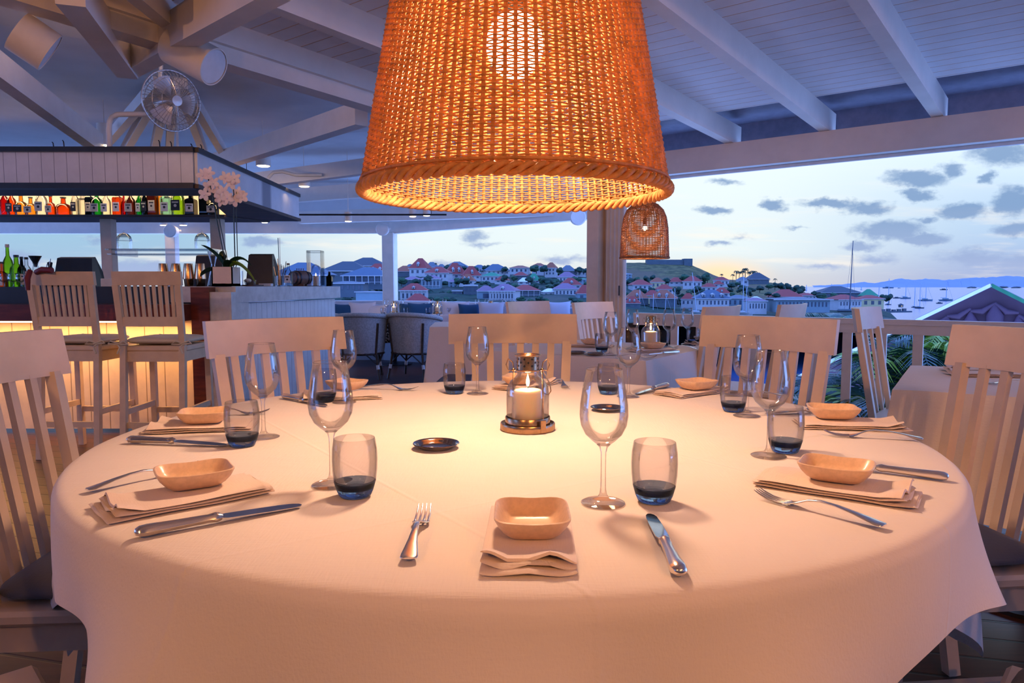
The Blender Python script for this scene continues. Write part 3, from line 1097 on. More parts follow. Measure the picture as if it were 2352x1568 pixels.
# ---- candle lantern
def make_lantern(loc, rz, label, scale=1.0, grp=None):
    t = empty('candle_lantern', loc, rz, label, 'lantern', grp)
    MB().lathe([(0, 0), (.0555, 0), (.0565, .002), (.0565, .012), (.0555, .0145), (.0535, .0145), (.0535, .011), (0, .0105)], 40).build('base', 'old_brass', t, 40)
    MB().lathe([(.0440, .011), (.0465, .011), (.0465, .026), (.0455, .0275), (.0440, .026)], 40, closed=True).build('collar', 'old_brass', t, 40)
    out = [(.0435, .013), (.0442, .07), (.0425, .088), (.036, .100), (.0265, .108), (.0225, .113), (.0222, .130)]
    MB().lathe(out + [(r - .0012, z) for r, z in out[::-1]], 40, closed=True).build('glass_chimney', 'clear_glass', t, 60)
    cn = MB().lathe([(0, .0115), (.0315, .0115), (.032, .014), (.032, .076), (.0305, .080), (.024, .0825), (.010, .0835), (0, .083)], 36).build('candle', 'wax', t, 50)
    MB().tube([(0, 0, .083), (.0005, 0, .088), (-.0015, 0, .091)], .0007, 6).build('wick', 'black_plastic', cn)
    MB().lathe([(0, .0885), (.0022, .0905), (.0036, .095), (.0034, .101), (.0018, .108), (0, .115)], 16).build('flame', 'flame', cn, 60)
    # perforated chimney top
    m = MB().lathe([(.0235, .121), (.0228, .1245), (.0228, .1515), (.0215, .1525), (.0205, .1515), (.0205, .121)], 36, closed=True)
    m.build('perforated_neck', 'old_brass', t, 40)
    for z, off in ((.1465, 0), (.1395, .5), (.1325, 0)):
        for k in range(9):
            a = 2 * PI * (k + off) / 9 + .2
            M = Matrix.Rotation(a, 4, 'Z') @ Matrix.Translation((.0229, 0, z)) @ Matrix.Rotation(PI / 2, 4, 'Y')
            if math.sin(a) > .35: continue
            MB().lathe([(0, -.0002), (.0023, -.0002), (.0023, .0003), (0, .0003)], 10, M=M).build('hole', 'black_plastic', t)
    ri = [(.0255 * math.cos(2 * PI * k / 40), .0255 * math.sin(2 * PI * k / 40)) for k in range(40)]
    MB().tube([(x, y, .1535) for x, y in ri], .0018, 8, True).build('top_rim', 'old_brass', t, 60)
    MB().tube([(x * .96, y * .96, .1225) for x, y in ri], .0016, 8, True).build('neck_ring', 'old_brass', t, 60)
    for sx in (-1, 1):
        MB().tube([(sx * .024, -.004, .1225), (sx * .0285, -.004, .123), (sx * .030, -.006, .112), (sx * .030, -.030 if sx > 0 else .02, .09), (sx * .0305, -.034 if sx > 0 else .034, .020)], .0014, 8).build('support_wire', 'old_brass', t, 60)
        MB().ball((sx * .0295, -.004, .1235), .004, 8).build('knob', 'old_brass', t, 60)
        MB().tube([(sx * .030, -.004, .1235), (sx * .040, -.004, .121), (sx * .0445, -.004, .134), (sx * .040, -.004, .146), (sx * .031, -.004, .139), (sx * .029, -.004, .128)], .0012, 7).build('wire_clip', 'old_brass', t, 60)
    MB().tube([(.030, -.002, .122), (.036, .004, .112), (.046, .008, .092), (.048, .008, .078), (.043, .008, .070), (.034, .008, .073)], .0013, 7).build('bail_handle', 'old_brass', t, 60)
    MB().rbox((.030, -.0475, .014), (.012, .004, .026), .001, .55).build('bracket', 'old_brass', t)
    if scale != 1.0: t.scale = (scale,) * 3
    return t


lg = G(1212, 985, TZ + .001)
LT = make_lantern(lg, 0, 'brass-topped glass lantern with a lit candle in the middle of the table', 1.12, 'candle lanterns')
light('candle_light', 'POINT', (0, 0, .105), 1.0, (1, .6, .28), .006, LT)


# ------------------------------------------------------------------ WICKER LAMPS
def wicker_shade(prof, n_st, pitch, rw, rs, amp, seg=4, side=5):
    """prof: list of (height, radius); returns weavers mesh and stakes mesh"""
    hs = [p[0] for p in prof]; rr = [p[1] for p in prof]
    # arc length sampling
    H = np.interp(np.linspace(0, 1, 400), np.linspace(0, 1, len(hs)), hs)
    Rr = np.interp(np.linspace(0, 1, 400), np.linspace(0, 1, len(hs)), rr)
    al = np.concatenate([[0], np.cumsum(np.hypot(np.diff(H), np.diff(Rr)))])
    rows = int(al[-1] / pitch)
    nth = n_st * seg
    th = np.arange(nth) / nth * 2 * PI
    V = []; Fc = []
    ks = np.arange(side) / side * 2 * PI
    base = 0
    rng = np.random.RandomState(3)
    for i in range(rows):
        s = (i + .5) * pitch
        h = np.interp(s, al, H); r = np.interp(s, al, Rr)
        phase = PI * (i % 2)
        w = amp * np.cos(n_st / 2 * th + phase)
        jit = rng.uniform(-.0004, .0004) + .0005 * np.sin(th * 3 + rng.uniform(0, 6)) + .0002 * np.sin(th * 17 + rng.uniform(0, 6))
        R1 = r + w
        rad = rw * (1 + rng.uniform(-.12, .12))
        for_v = np.empty((nth, side, 3))
        for k, a in enumerate(ks):
            q = R1 + rad * math.cos(a)
            for_v[:, k, 0] = q * np.cos(th); for_v[:, k, 1] = q * np.sin(th); for_v[:, k, 2] = h + jit + rad * math.sin(a)
        V.append(for_v.reshape(-1, 3))
        i0 = np.arange(nth)[:, None] * side + np.arange(side)[None, :]
        i1 = np.roll(i0, -1, axis=0)
        j0 = np.roll(i0, -1, axis=1); j1 = np.roll(i1, -1, axis=1)
        Fc.append((np.stack([i0, i1, j1, j0], -1).reshape(-1, 4) + base))
        base += nth * side
    V = np.concatenate(V); Fc = np.concatenate(Fc)
    st = MB()
    for j in range(n_st):
        a = 2 * PI * j / n_st
        pts = []
        for q in np.linspace(0, al[-1], 26):
            h = np.interp(q, al, H); r = np.interp(q, al, Rr)
            pts.append((r * math.cos(a), r * math.sin(a), h))
        st.tube(pts, rs, 5)
    return V, Fc, st


def np_obj(name, V, Fc, m, parent):
    me = bpy.data.meshes.new(name)
    me.vertices.add(len(V)); me.vertices.foreach_set('co', V.astype(np.float32).ravel())
    me.loops.add(Fc.size); me.loops.foreach_set('vertex_index', Fc.astype(np.int32).ravel())
    me.polygons.add(len(Fc)); me.polygons.foreach_set('loop_start', (np.arange(len(Fc)) * 4).astype(np.int32))
    me.polygons.foreach_set('loop_total', np.full(len(Fc), 4, np.int32))
    me.update(calc_edges=True)
    me.polygons.foreach_set('use_smooth', np.ones(len(Fc), bool))
    me.materials.append(MAT[m])
    o = bpy.data.objects.new(name, me); C.objects.link(o); o.parent = parent
    return o


def braid(r, z, rad, turns, amp, m, parent, name='braided_rim', strands=3, zs=1.0):
    for k in range(strands):
        b = MB()
        pts = []
        n = turns * 10
        for i in range(n):
            a = 2 * PI * i / n
            f = turns * a + 2 * PI * k / strands
            pts.append(((r + amp * math.cos(f)) * math.cos(a), (r + amp * math.cos(f)) * math.sin(a), z + amp * zs * math.sin(f)))
        b.tube(pts, rad, 7, True)
        b.build(name, m, parent, 60)


LC = Vector((.006, 1.60, 1.09 + .205))
lamp = empty('wicker_pendant_lamp', LC, 0, 'huge glowing woven wicker pendant lamp hanging over the round table', 'lamp')
prof = [(0, .330), (.10, .313), (.20, .296), (.32, .275), (.44, .254), (.52, .232), (.58, .195), (.62, .14), (.64, .07), (.645, .03)]
V, Fc, st = wicker_shade(prof, 100, .0056, .0019, .0040, .0040)
np_obj('woven_shade', V, Fc, 'wicker', lamp)
st.build('stakes', 'wicker', lamp, 60)
braid(.331, .0, .0058, 30, .0066, 'wicker', lamp, zs=1.2, strands=3)
MB().tube([(.331 * math.cos(2 * PI * k / 90), .331 * math.sin(2 * PI * k / 90), .018) for k in range(90)], .0038, 7, True).build('rim_band', 'wicker', lamp, 60)
MB().ball((0, 0, .315), .062, 14, (1, 1, 1.15)).build('bulb', 'bulb_glow', lamp, 80)
MB().lathe([(0, .375), (.022, .375), (.022, .44), (.01, .45), (0, .45)], 20).build('socket', 'black_plastic', lamp, 40)
MB().tube([(0, 0, .44), (0, 0, 1.05)], .004, 8).build('cord', 'black_plastic', lamp)
light('lamp_light', 'POINT', (0, 0, .22), 36, (1, .58, .37), .06, lamp)

FLc = P(1480, 592, 4.9)
lamp2 = empty('wicker_pendant_lamp', FLc, 0, 'small brown bell-shaped wicker pendant lamp against the evening sky', 'lamp')
k = .163
prof2 = [(0, k), (.10, k * .97), (.20, k * .94), (.27, k * .87), (.32, k * .74), (.355, k * .52), (.375, k * .28), (.395, k * .16)]
V, Fc, st = wicker_shade(prof2, 48, .0062, .0022, .0022, .0028)
np_obj('woven_shade', V, Fc, 'wicker_dark', lamp2)
st.build('stakes', 'wicker_dark', lamp2, 60)
braid(k, .0, .004, 30, .004, 'wicker_dark', lamp2)
MB().ball((0, 0, .20), .016, 10).build('bulb', 'small_bulb', lamp2, 80)
MB().lathe([(0, .225), (.014, .225), (.014, .27), (0, .27)], 12).build('socket', 'black_plastic', lamp2)
MB().tube([(0, 0, .26), (0, 0, 1.45)], .003, 6).build('cord', 'black_plastic', lamp2)
light('lamp_light', 'POINT', (0, 0, .14), 5, (1, .62, .33), .03, lamp2)


# ------------------------------------------------------------------ CHAIRS
def arc_rail(m, w, sag, z0, z1, th, y0, tilt, n=14):
    """curved board: ends forward (+y), z0..z1"""
    def pt(i, z, o):
        u = i / n * 2 - 1
        x = u * w / 2
        y = y0 + sag * u * u + o - (z - .45) * tilt
        return Vector((x, y, z))
    vs = []
    for i in range(n + 1):
        vs += [pt(i, z0, -th / 2), pt(i, z0, th / 2), pt(i, z1, th / 2), pt(i, z1, -th / 2)]
    fs = [(i * 4 + a, i * 4 + (a + 1) % 4, (i + 1) * 4 + (a + 1) % 4, (i + 1) * 4 + a) for i in range(n) for a in range(4)]
    fs += [(3, 2, 1, 0), tuple(n * 4 + a for a in range(4))]
    return m.add(vs, [f[::-1] for f in fs])


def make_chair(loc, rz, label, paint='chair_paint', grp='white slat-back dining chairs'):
    t = empty('dining_chair', loc, rz, label, 'chair', grp)
    TL = .17
    arc_rail(MB(), .485, .055, .872, .984, .022, -.225, TL).build('top_rail', paint, t, 40)
    yb = lambda z, u: -.225 + .055 * u * u - (z - .45) * TL
    for i in range(8):
        u = (i - 3.5) / 3.5
        edge = i in (0, 7)
        ub = u * .90; xt = u * .205; xb = u * .185
        a = Vector((xb, yb(.45, ub), .45)); b = Vector((xt, yb(.89, ub), .88))
        if edge:
            MB().beam(a, b, .034, .024, (0, 1, 0)).build('stile', paint, t)
        else:
            MB().beam(a, b, .026, .014, (0, 1, 0)).build('slat', paint, t)
    MB().rbox((0, 0, .445), (.44, .42, .03), .008).build('seat', paint, t)
    m = MB()
    m.box((0, .19, .40), (.38, .02, .055)); m.box((0, -.19, .40), (.38, .02, .055)); m.box((-.19, 0, .40), (.02, .36, .055)); m.box((.19, 0, .40), (.02, .36, .055))
    m.build('apron', paint, t)
    for sx in (-1, 1):
        MB().beam((sx * .195, .19, 0), (sx * .19, .185, .43), .032, .034, (0, 1, 0)).build('leg', paint, t)
        MB().beam((sx * .195, -.26, 0), (sx * .19, -.19, .43), .032, .034, (0, 1, 0)).build('leg', paint, t)
        MB().beam((sx * .193, .185, .2), (sx * .193, -.21, .2), .018, .028).build('stretcher', paint, t)
    return t


def seat_at(c, target):
    return facing(c, target) - PI / 2


def P2(px, Y):
    p = P(px, 700, Y)
    return Vector((p.x, p.y, 0))


def chair_by_back(back, target=None, rz=None):
    """place so that the middle of the top rail is at back"""
    if rz is None: rz = seat_at(back, target)
    off = Matrix.Rotation(rz, 3, 'Z') @ Vector((0, -.29, 0))
    return Vector((back.x, back.y, 0)) - off, rz


T0 = Vector((0, 1.63, 0))
cl, crz = chair_by_back(Vector((0.003, 2.76, 0)), T0)
CH = make_chair(cl, crz, 'chair at the far side of the table, directly behind the lantern')
for back, lb, tgt in [
    (Vector((-.785, 2.36, 0)), 'chair at the back left of the table beside the bar', None),
    (Vector((.89, 2.47, 0)), 'chair at the back right of the table behind two wine glasses', None),
    (Vector((-1.15, 1.55, 0)), 'chair at the left edge of the picture with a dark grey cushion', None),
    (Vector((1.29, 1.76, 0)), 'chair at the right edge of the picture before the next table', None),
]:
    c, rz = chair_by_back(back, T0)
    dup(CH, c, rz, lb)
# two chairs whose seats only show in the bottom corners
for c, lb in [(Vector((-.80, .86, 0)), 'chair of which only a seat corner shows at the bottom left'), (Vector((.84, .86, 0)), 'chair of which only a seat corner shows at the bottom right')]:
    dup(CH, c, seat_at(c, T0), lb)


def cushion(loc, rz, label, m='grey_cushion', w=.40, d=.38, h=.045, ties=False, cat='cushion', grp=None):
    t = empty('seat_cushion', loc, rz, label, cat, grp)
    def fn(u, v):
        a = 2 * PI * u; b = PI * v - PI / 2
        cx = math.copysign(abs(math.cos(a)) ** .35, math.cos(a)); cy = math.copysign(abs(math.sin(a)) ** .35, math.sin(a))
        r = math.cos(b) ** .45
        return Vector((cx * r * w / 2, cy * r * d / 2, h / 2 + math.sin(b) * h / 2))
    MB().grid(fn, 40, 14, True).build('pad', m, t, 60)
    for x in (-w * .22, w * .22):
        for y in (-d * .22, d * .22):
            MB().ball((x, y, h * .97), .009, 6, (1, 1, .5)).build('button', m, t)
    if ties:
        for sx in (-1, 1):
            MB().tube([(sx * w * .47, -d * .47, .02), (sx * w * .52, -d * .6, .015), (sx * w * .46, -d * .63, -.01), (sx * w * .5, -d * .64, -.05)], .006, 6).build('tie', m, t)
            MB().tube([(sx * w * .47, -d * .6, .015), (sx * w * .40, -d * .64, .03), (sx * w * .33, -d * .64, .01), (sx * w * .45, -d * .62, .008), (sx * w * .60, -d * .63, .03), (sx * w * .64, -d * .63, .015), (sx * w * .5, -d * .62, .008)], .0045, 6).build('tie', m, t)
    return t


c, rz = chair_by_back(Vector((-1.15, 1.55, 0)), T0)
cushion((c.x, c.y, .461), rz, 'dark grey buttoned cushion on the left edge chair', grp='chair cushions')
c, rz = chair_by_back(Vector((1.29, 1.76, 0)), T0)
cushion((c.x, c.y, .461), rz, 'grey cushion on the right edge chair beneath the cloth', grp='chair cushions')
cushion((.84, .86, .461), seat_at(Vector((.84, .86, 0)), T0), 'blue-grey cushion at the bottom right corner', grp='chair cushions')

ang_n = math.atan2(N_.y, N_.x)


# ------------------------------------------------------------------ other tables
def rect_cloth(W, D, zt, drop, seed):
    pts = []
    m = MB()
    per = []
    rc = .03
    NS = 60
    def outline(k, grow):
        """rounded rectangle outline point at parameter k in 0..1"""
        hw, hd = W / 2 + grow, D / 2 + grow
        t = (k * 4) % 4; s_ = int(t); f = t - s_
        C4 = [(-hw, -hd), (hw, -hd), (hw, hd), (-hw, hd)]
        a = C4[s_]; b = C4[(s_ + 1) % 4]
        return Vector((a[0] + (b[0] - a[0]) * f, a[1] + (b[1] - a[1]) * f, 0))
    def fn(u, v):
        if v < .3:
            q = outline(u, -.004); return Vector((q.x * v / .3, q.y * v / .3, zt))
        q = (v - .3) / .7
        corner = 1 - min(1, abs(((u * 4 + .5) % 1) - .5) * 7)
        corner = max(0, corner)
        l = drop * (1 + .55 * corner ** 2)
        g = q * l
        p = outline(u, .0)
        fold = .018 * math.sin(u * 4 * 14 + seed) * q
        n = outline(u, .01) - outline(u, 0)
        n = n.normalized() if n.length > 0 else Vector((0, 0, 0))
        p = p + n * (min(.008, g) + fold + .10 * g * (1 if corner < .1 else 1.2) * .6 + corner * q * .04)
        return Vector((p.x, p.y, zt - g))
    return m.grid(fn, 240, 26, True)


def side_table(c, W, D, rz, lb, drop=.34, zt=TZ, seed=1.0, m='table_linen'):
    t = empty('dining_table', (c.x, c.y, 0), rz, lb + ', under its cloth', 'table')
    MB().rbox((0, 0, zt - .02), (W - .01, D - .01, .03), .004).build('tabletop', 'dark_wood', t)
    MB().lathe([(.03, .03), (.035, zt - .04)], 12).build('pedestal', 'iron', t)
    MB().lathe([(0, 0), (.24, 0), (.24, .015), (.04, .03), (0, .03)], 24).build('foot', 'iron', t)
    thing(rect_cloth(W, D, zt, drop, seed), 'tablecloth', m, 'white cloth on the ' + lb, 'tablecloth', None, 60, (c.x, c.y, 0), rz)


RZ = math.atan2(E_.y, E_.x)       # building axis
# table 2: near corner where two cloth sides meet
def corner_to_center(corner, W, D, rz):
    # corner is local (+W/2,-D/2)
    return corner - Matrix.Rotation(rz, 3, 'Z') @ Vector((W / 2, -D / 2, 0))


T2c = corner_to_center(Vector((.60, 3.22, 0)), .95, .9, RZ + .06)
side_table(T2c, .95, .9, RZ + .06, 'laid table with a candle lantern behind the far middle chair', .36)
T4c = Vector((1.25, 2.33, 0)) + Matrix.Rotation(RZ + .1, 3, 'Z') @ Vector((.42, .42, 0))
side_table(T4c, .84, .84, RZ + .1, 'table at the right edge behind the right chair', .40, seed=2.2)
T3n = G(984, 749, .74)
T3c = Vector((T3n.x, T3n.y, 0)) + Vector((.62, .45, 0))
side_table(T3c, 1.25, .85, .05, 'table right of the two wicker armchairs', .42, .74, 3.1)


def rail_mid(px, py, z=.985):
    g = G(px, py, z)
    return Vector((g.x, g.y, 0))


def off_chair(px, Y, rz, lb):
    b = P2(px, Y)
    c, r = chair_by_back(b, rz=rz)
    dup(CH, c, r, lb)


RE, RW = math.radians(-128), math.radians(52)
off_chair(1205, 5.05, RE, 'chair with a lavender lit back left of the square pillar, farther from us')
off_chair(1353, 4.8, RE, 'chair standing right in front of the square pillar')
off_chair(1672, 3.85, RW, 'chair behind the back right chair with a bright curved top edge')
off_chair(1832, 4.3, RW, 'chair at the railing showing only the top of its curved back')
off_chair(1980, 3.6, RE, 'chair before the railing left of the palm leaves')

# small ware on the neighbouring table
def T2p(px, py): return G(px, py, TZ + .002)
for (px, py, s_, lb) in [(1402, 815, 1, 'wine glass left on the next table by the pillar'), (1452, 800, 1, 'wine glass behind another glass on the next table'),
                     (1536, 800, 1, 'wine glass right of the lantern on the next table'), (1578, 790, 1, 'rightmost wine glass on the next table')]:
    dup(WG, T2p(px, py), 0, lb, 'wine glasses on the next table')
for (px, py, lb) in [(1382, 808, 'blue based tumbler at the left of the next table'), (1522, 797, 'tumbler right beside the lantern on the next table'), (1592, 790, 'rightmost tumbler on the next table'), (1468, 797, 'tumbler left of the lantern on the next table')]:
    dup(TG, T2p(px, py), 0, lb, 'tumblers on the next table')
for (px, py, rz, lb) in [(1360, 796, -.5, 'clay dish at the left of the next table'), (1500, 806, .3, 'clay dish before the lantern on the next table'), (1620, 789, .3, 'clay dish at the right of the next table')]:
    g = T2p(px, py)
    z0 = TZ + NZ
    d = DI.copy(); C.objects.link(d); d.location = (g.x, g.y, z0); d.rotation_euler.z = rz; tag(d, lb, None, 'dishes on the next table')
    dup(NK, (g.x, g.y, TZ + .001), rz + .2, 'folded napkin under the ' + lb, 'napkins on the next table')
for (px, py, lb) in [(1325, 812, 'left one of two metal coasters on the next table'), (1367, 815, 'right one of two metal coasters on the next table')]:
    g = T2p(px, py)
    thing(MB().lathe(tp, 32), 'metal_coaster', 'tray_metal', lb, 'coaster', 'small metal coasters', 50, g)
L2 = dup(LT, T2p(1494, 801), .3, 'candle lantern on the next table before the railing', 'candle lanterns', 1.12)
light('candle_light', 'POINT', (0, 0, .105), .5, (1, .6, .28), .006, L2)
for (a, b, lb) in [((1560, 811), (1478, 816), 'knife at the near edge of the next table'), ]:
    c, rz = lay(None, a, b); dup(KN, c, rz, lb, 'cutlery on the next table')
for (a, b, lb) in [((1600, 803), (1530, 797), 'fork at the right of the next table'), ((1420, 822), (1500, 822), 'fork at the near corner of the next table')]:
    c, rz = lay(None, a, b); dup(FK, c, rz, lb, 'cutlery on the next table')
# ware on the right table
for (px, py, rz, lb) in [(2262, 862, -.1, 'napkin on the right edge table, nearer one'), (2250, 853, -.15, 'napkin on the right edge table, farther one')]:
    g = G(px, py, TZ + .002)
    dup(NK, g, rz, lb, 'napkins on the right edge table')
g = G(2330, 846, TZ + NZ)
d = DI.copy(); C.objects.link(d); d.location = g; tag(d, 'clay dish at the right picture edge on the farther table', None, 'dishes on other tables')
c, rz = lay(None, (2352, 885), (2290, 882)); dup(FK, c, rz, 'fork on the right edge table', 'cutlery on other tables')

#PART2
# ------------------------------------------------------------------ BAR
BT = 1.088
BY = 5.3


def PX(px, Y, py=660):
    p = P(px, py, Y); return p.x


xL, xC = -7.5, PX(503, BY)
xW = PX(551, BY)
bar = empty('bar_counter', (xC, BY, 0), 0, 'bar counter with warm lit boarded front, mahogany corner and pale stone end', 'bar')
o = Vector((xC, BY, 0))
xK = PX(462, BY)
MB().box(((xL + xK) / 2 - o.x, .03, .48), (xK - xL, .06, .90)).build('front_panel', 'bead_bar', bar)
MB().box(((xL + xK) / 2 - o.x, -.12, .905), (xK - xL, .36, .115)).build('counter_edge', 'mahogany', bar)
MB().box(((xL + xK) / 2 - o.x, .10, 1.02), (xK - xL, .10, .13)).build('upstand', 'black_trim', bar)
MB().box(((xL + xK) / 2 - o.x, .5, 1.0), (xK - xL, .8, .12)).build('inner_worktop', 'black_trim', bar)
MB().box(((xK + xC) / 2 - o.x, -.02, BT / 2), (xC - xK, .32, BT - .01)).build('corner_column', 'mahogany', bar)
MB().box(((xC + xW) / 2 - o.x, .0, BT / 2 - .02), (xW - xC, .34, BT - .04)).build('end_post', 'stone_top', bar)
eY = 7.45; xE = PX(775, eY)
a = Vector((xW - .02, BY + .02, 0)) - o; b = Vector((xE, eY, 0)) - o
d = (b - a).normalized(); nrm = Vector((-d.y, d.x, 0))
MB().beam(a + nrm * .06 + Vector((0, 0, .48)), b + nrm * .06 + Vector((0, 0, .48)), .06, .96).build('end_panel', 'bead_side', bar)
m = MB().beam(a + nrm * .22 + Vector((0, 0, BT - .058)) - d * .1, b + nrm * .22 + Vector((0, 0, BT - .058)), .50, .116)
m.build('stone_worktop', 'stone_top', bar)
MB().box((xC - .5 - o.x, .45, BT - .03), (1.2, .62, .06)).build('side_worktop', 'black_trim', bar)
st = MB().box(((xL + xK) / 2 - o.x, -.20, .838), (xK - xL - .1, .02, .012)).build('light_strip', 'strip_glow', bar)
l = light('strip_light', 'AREA', ((-4.9) - o.x, -.16, .83), 40, (1, .47, .16), 0, bar)
l.data.shape = 'RECTANGLE'; l.data.size = 5.2; l.data.size_y = .05


# bar stools
def make_stool(loc, rz, label):
    t = empty('bar_stool', loc, rz, label, 'stool', 'slat-back bar stools')
    p = 'stool_paint'
    yb = lambda z: -.20 - (z - .72) * .14
    for sx in (-1, 1):
        MB().beam((sx * .185, -.25, 0), (sx * .182, -.20, .72), .036, .036, (0, 1, 0)).build('leg', p, t)
        MB().beam((sx * .19, .19, 0), (sx * .185, .175, .70), .036, .036, (0, 1, 0)).build('leg', p, t)
        MB().beam((sx * .182, yb(.70), .70), (sx * .190, yb(1.10), 1.10), .036, .028, (0, 1, 0)).build('stile', p, t)
        MB().beam((sx * .187, .18, .30), (sx * .187, -.23, .30), .022, .036).build('side_stretcher', p, t)
    arc_rail(MB(), .42, .012, 1.095, 1.18, .028, -.20, .14).build('top_rail', p, t, 40)
    for v in t.children: pass
    MB().beam((-.17, yb(.87), .87), (.17, yb(.87), .87), .022, .06).build('lower_rail', p, t)
    for i in range(9):
        x = (i - 4) * .0365
        MB().beam((x, yb(.89), .89), (x * 1.03, yb(1.1) + .004, 1.10), .019, .012, (0, 1, 0)).build('slat', p, t)
    MB().rbox((0, 0, .70), (.41, .40, .035), .008).build('seat', p, t)
    m = MB()
    m.box((0, -.19, .65), (.34, .022, .065)); m.box((0, .18, .65), (.34, .022, .065)); m.box((-.18, 0, .65), (.022, .34, .065)); m.box((.18, 0, .65), (.022, .34, .065))
    m.build('apron', p, t)
    MB().beam((-.18, -.225, .22), (.18, -.225, .22), .022, .036).build('rear_stretcher', p, t)
    MB().beam((-.18, .185, .25), (.18, .185, .25), .022, .036).build('foot_rest', p, t)
    return t


# arc_rail uses a base height of .45 for its lean; shift so that the rail meets the stiles
_old = arc_rail
def arc_rail(m, w, sag, z0, z1, th, y0, tilt, n=14):
    return _old(m, w, sag, z0, z1, th, y0 + (.27 * tilt if z1 > 1.05 else 0), tilt, n)


def stool_at(px, Y, rz, lb, first=None):
    p = P(px, 700, Y); off = Matrix.Rotation(rz, 3, 'Z') @ Vector((0, -.26, 0))
    loc = Vector((p.x, p.y, 0)) - off
    if first is None: s_ = make_stool(loc, rz, lb)
    else: s_ = dup(first, loc, rz, lb)
    cushion((loc.x, loc.y, .722), rz, 'pale tied cushion on the ' + lb.split(' with')[0], 'stool_cushion', .40, .39, .05, True, grp='bar stool cushions')
    return s_


ST = stool_at(338, 4.42, .02, 'right-hand bar stool with its back to us')
stool_at(140, 4.45, -.02, 'left-hand bar stool with a red strap on its back', ST)
q = P(70, 632, 4.38)
thing(MB().tube([(0, .06, .02), (.05, .03, .035), (.12, .02, .03)], .018, 8).tube([(0, 0, .03), (-.005, -.025, -.02), (.0, -.03, -.09)], [.014, .018, .012], 8), 'red_strap', 'red_strap', 'dark red strap hanging over the corner of the left bar stool', 'strap', None, 60, q)

# canopy over the bar: a hollow hanging ring of shelves
CZ0, CZ1 = 1.815, 2.10
cy0, cy1 = 5.36, 8.05
cxr0, cxr1 = PX(445, cy0, 430), PX(682, cy1, 500)
cxl = -9.0
can = empty('bar_canopy', (cxr0, cy0, CZ0), 0, 'hanging boarded bottle canopy above the bar with black trim', 'canopy')
o = Vector((cxr0, cy0, CZ0))
H = CZ1 - CZ0
MB().box(((cxl - cxr0) / 2, .03, H / 2), (cxr0 - cxl, .05, H - .05)).build('front_fascia', 'bead_white', can)
b = Vector((cxr1, cy1, CZ0)) - o
MB().beam((0, .02, H / 2), (b.x, b.y, H / 2), .05, H - .05).build('side_fascia', 'bead_white', can)
MB().box(((cxl - cxr0) / 2, .02, H - .012), (cxr0 - cxl + .03, .10, .035)).build('top_trim', 'black_trim', can)
MB().beam((0, .0, H - .012), (b.x, b.y, H - .012), .09, .035).build('top_trim', 'black_trim', can)
MB().box(((cxl - cxr0) / 2, .0, .008), (cxr0 - cxl + .03, .09, .04)).build('bottom_trim', 'black_trim', can)
MB().beam((.01, -.02, .006), (b.x + .01, b.y, .006), .07, .03).build('bottom_trim', 'dark_wood', can)
# underside boards (near, right and far sides of the ring)
def slab(name, pts, z0, z1, m, par):
    return MB().prism([(p[0], p[1]) for p in pts], z0, z1).build(name, m, par)
slab('underside_board', [(cxl - o.x, .02), (.0, .02), (-.10, .42), (cxl - o.x, .42)], -.01, .012, 'dark_wood', can)
slab('underside_board', [(-.10, .42), (.0, .02), (b.x, b.y), (b.x - .42, b.y), (b.x - .55, b.y - .55)], -.008, .011, 'dark_wood', can)
fy = b.y - .62
slab('bottle_shelf', [(cxl - o.x, fy), (b.x - .56, fy), (b.x - .3, b.y), (cxl - o.x, b.y)], -.02, .006, 'dark_wood', can)
MB().box(((cxl - o.x + b.x - .5) / 2, b.y - .04, H / 2 + .04), (b.x - .5 - cxl + o.x, .03, H + .06)).build('back_board', 'label_cream', can)
MB().box(((cxl - o.x + b.x - .6) / 2, b.y - .075, .012), (b.x - .6 - cxl + o.x, .012, .010)).build('light_strip', 'strip_glow', can)
l = light('shelf_light', 'AREA', (-2.2, b.y - .5, H + .02), 44, (1, .66, .34), 0, can)
l.data.shape = 'RECTANGLE'; l.data.size = 4.5; l.data.size_y = .06
l.rotation_euler = (math.radians(25), 0, 0)
MB().tube([(-.45, .75, H), (-.45, .75, H + .95)], .012, 8).build('hanger', 'white_paint', can)
MB().tube([(-3.0, .75, H), (-3.0, .75, H + .95)], .012, 8).build('hanger', 'white_paint', can)
for px, lb in ((252, 'square warm-lit post under the bar canopy, left one'), (502, 'square warm-lit post under the bar canopy behind the orchid')):
    p = P(px, 600, 7.65)
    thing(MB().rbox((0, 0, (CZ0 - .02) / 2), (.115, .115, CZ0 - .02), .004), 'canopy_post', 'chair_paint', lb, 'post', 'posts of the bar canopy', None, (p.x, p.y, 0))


# bottles ----------------------------------------------------
def bottle_prof(w, h, kind):
    r = w / 2
    if kind == 'round': return [(0, 0), (r, .002), (r, h * .55), (r * .85, h * .64), (r * .36, h * .75), (r * .33, h * .95), (0, h * .95)]
    if kind == 'squat': return [(0, 0), (r, .002), (r * 1.02, h * .42), (r * .8, h * .58), (r * .35, h * .66), (r * .30, h * .93), (0, h * .93)]
    if kind == 'square': return [(0, 0), (r * .98, .002), (r, h * .60), (r * .9, h * .66), (r * .36, h * .72), (r * .33, h * .94), (0, h * .94)]
    return [(0, 0), (r, .002), (r, h * .5), (r * .5, h * .72), (r * .3, h * .96), (0, h * .96)]


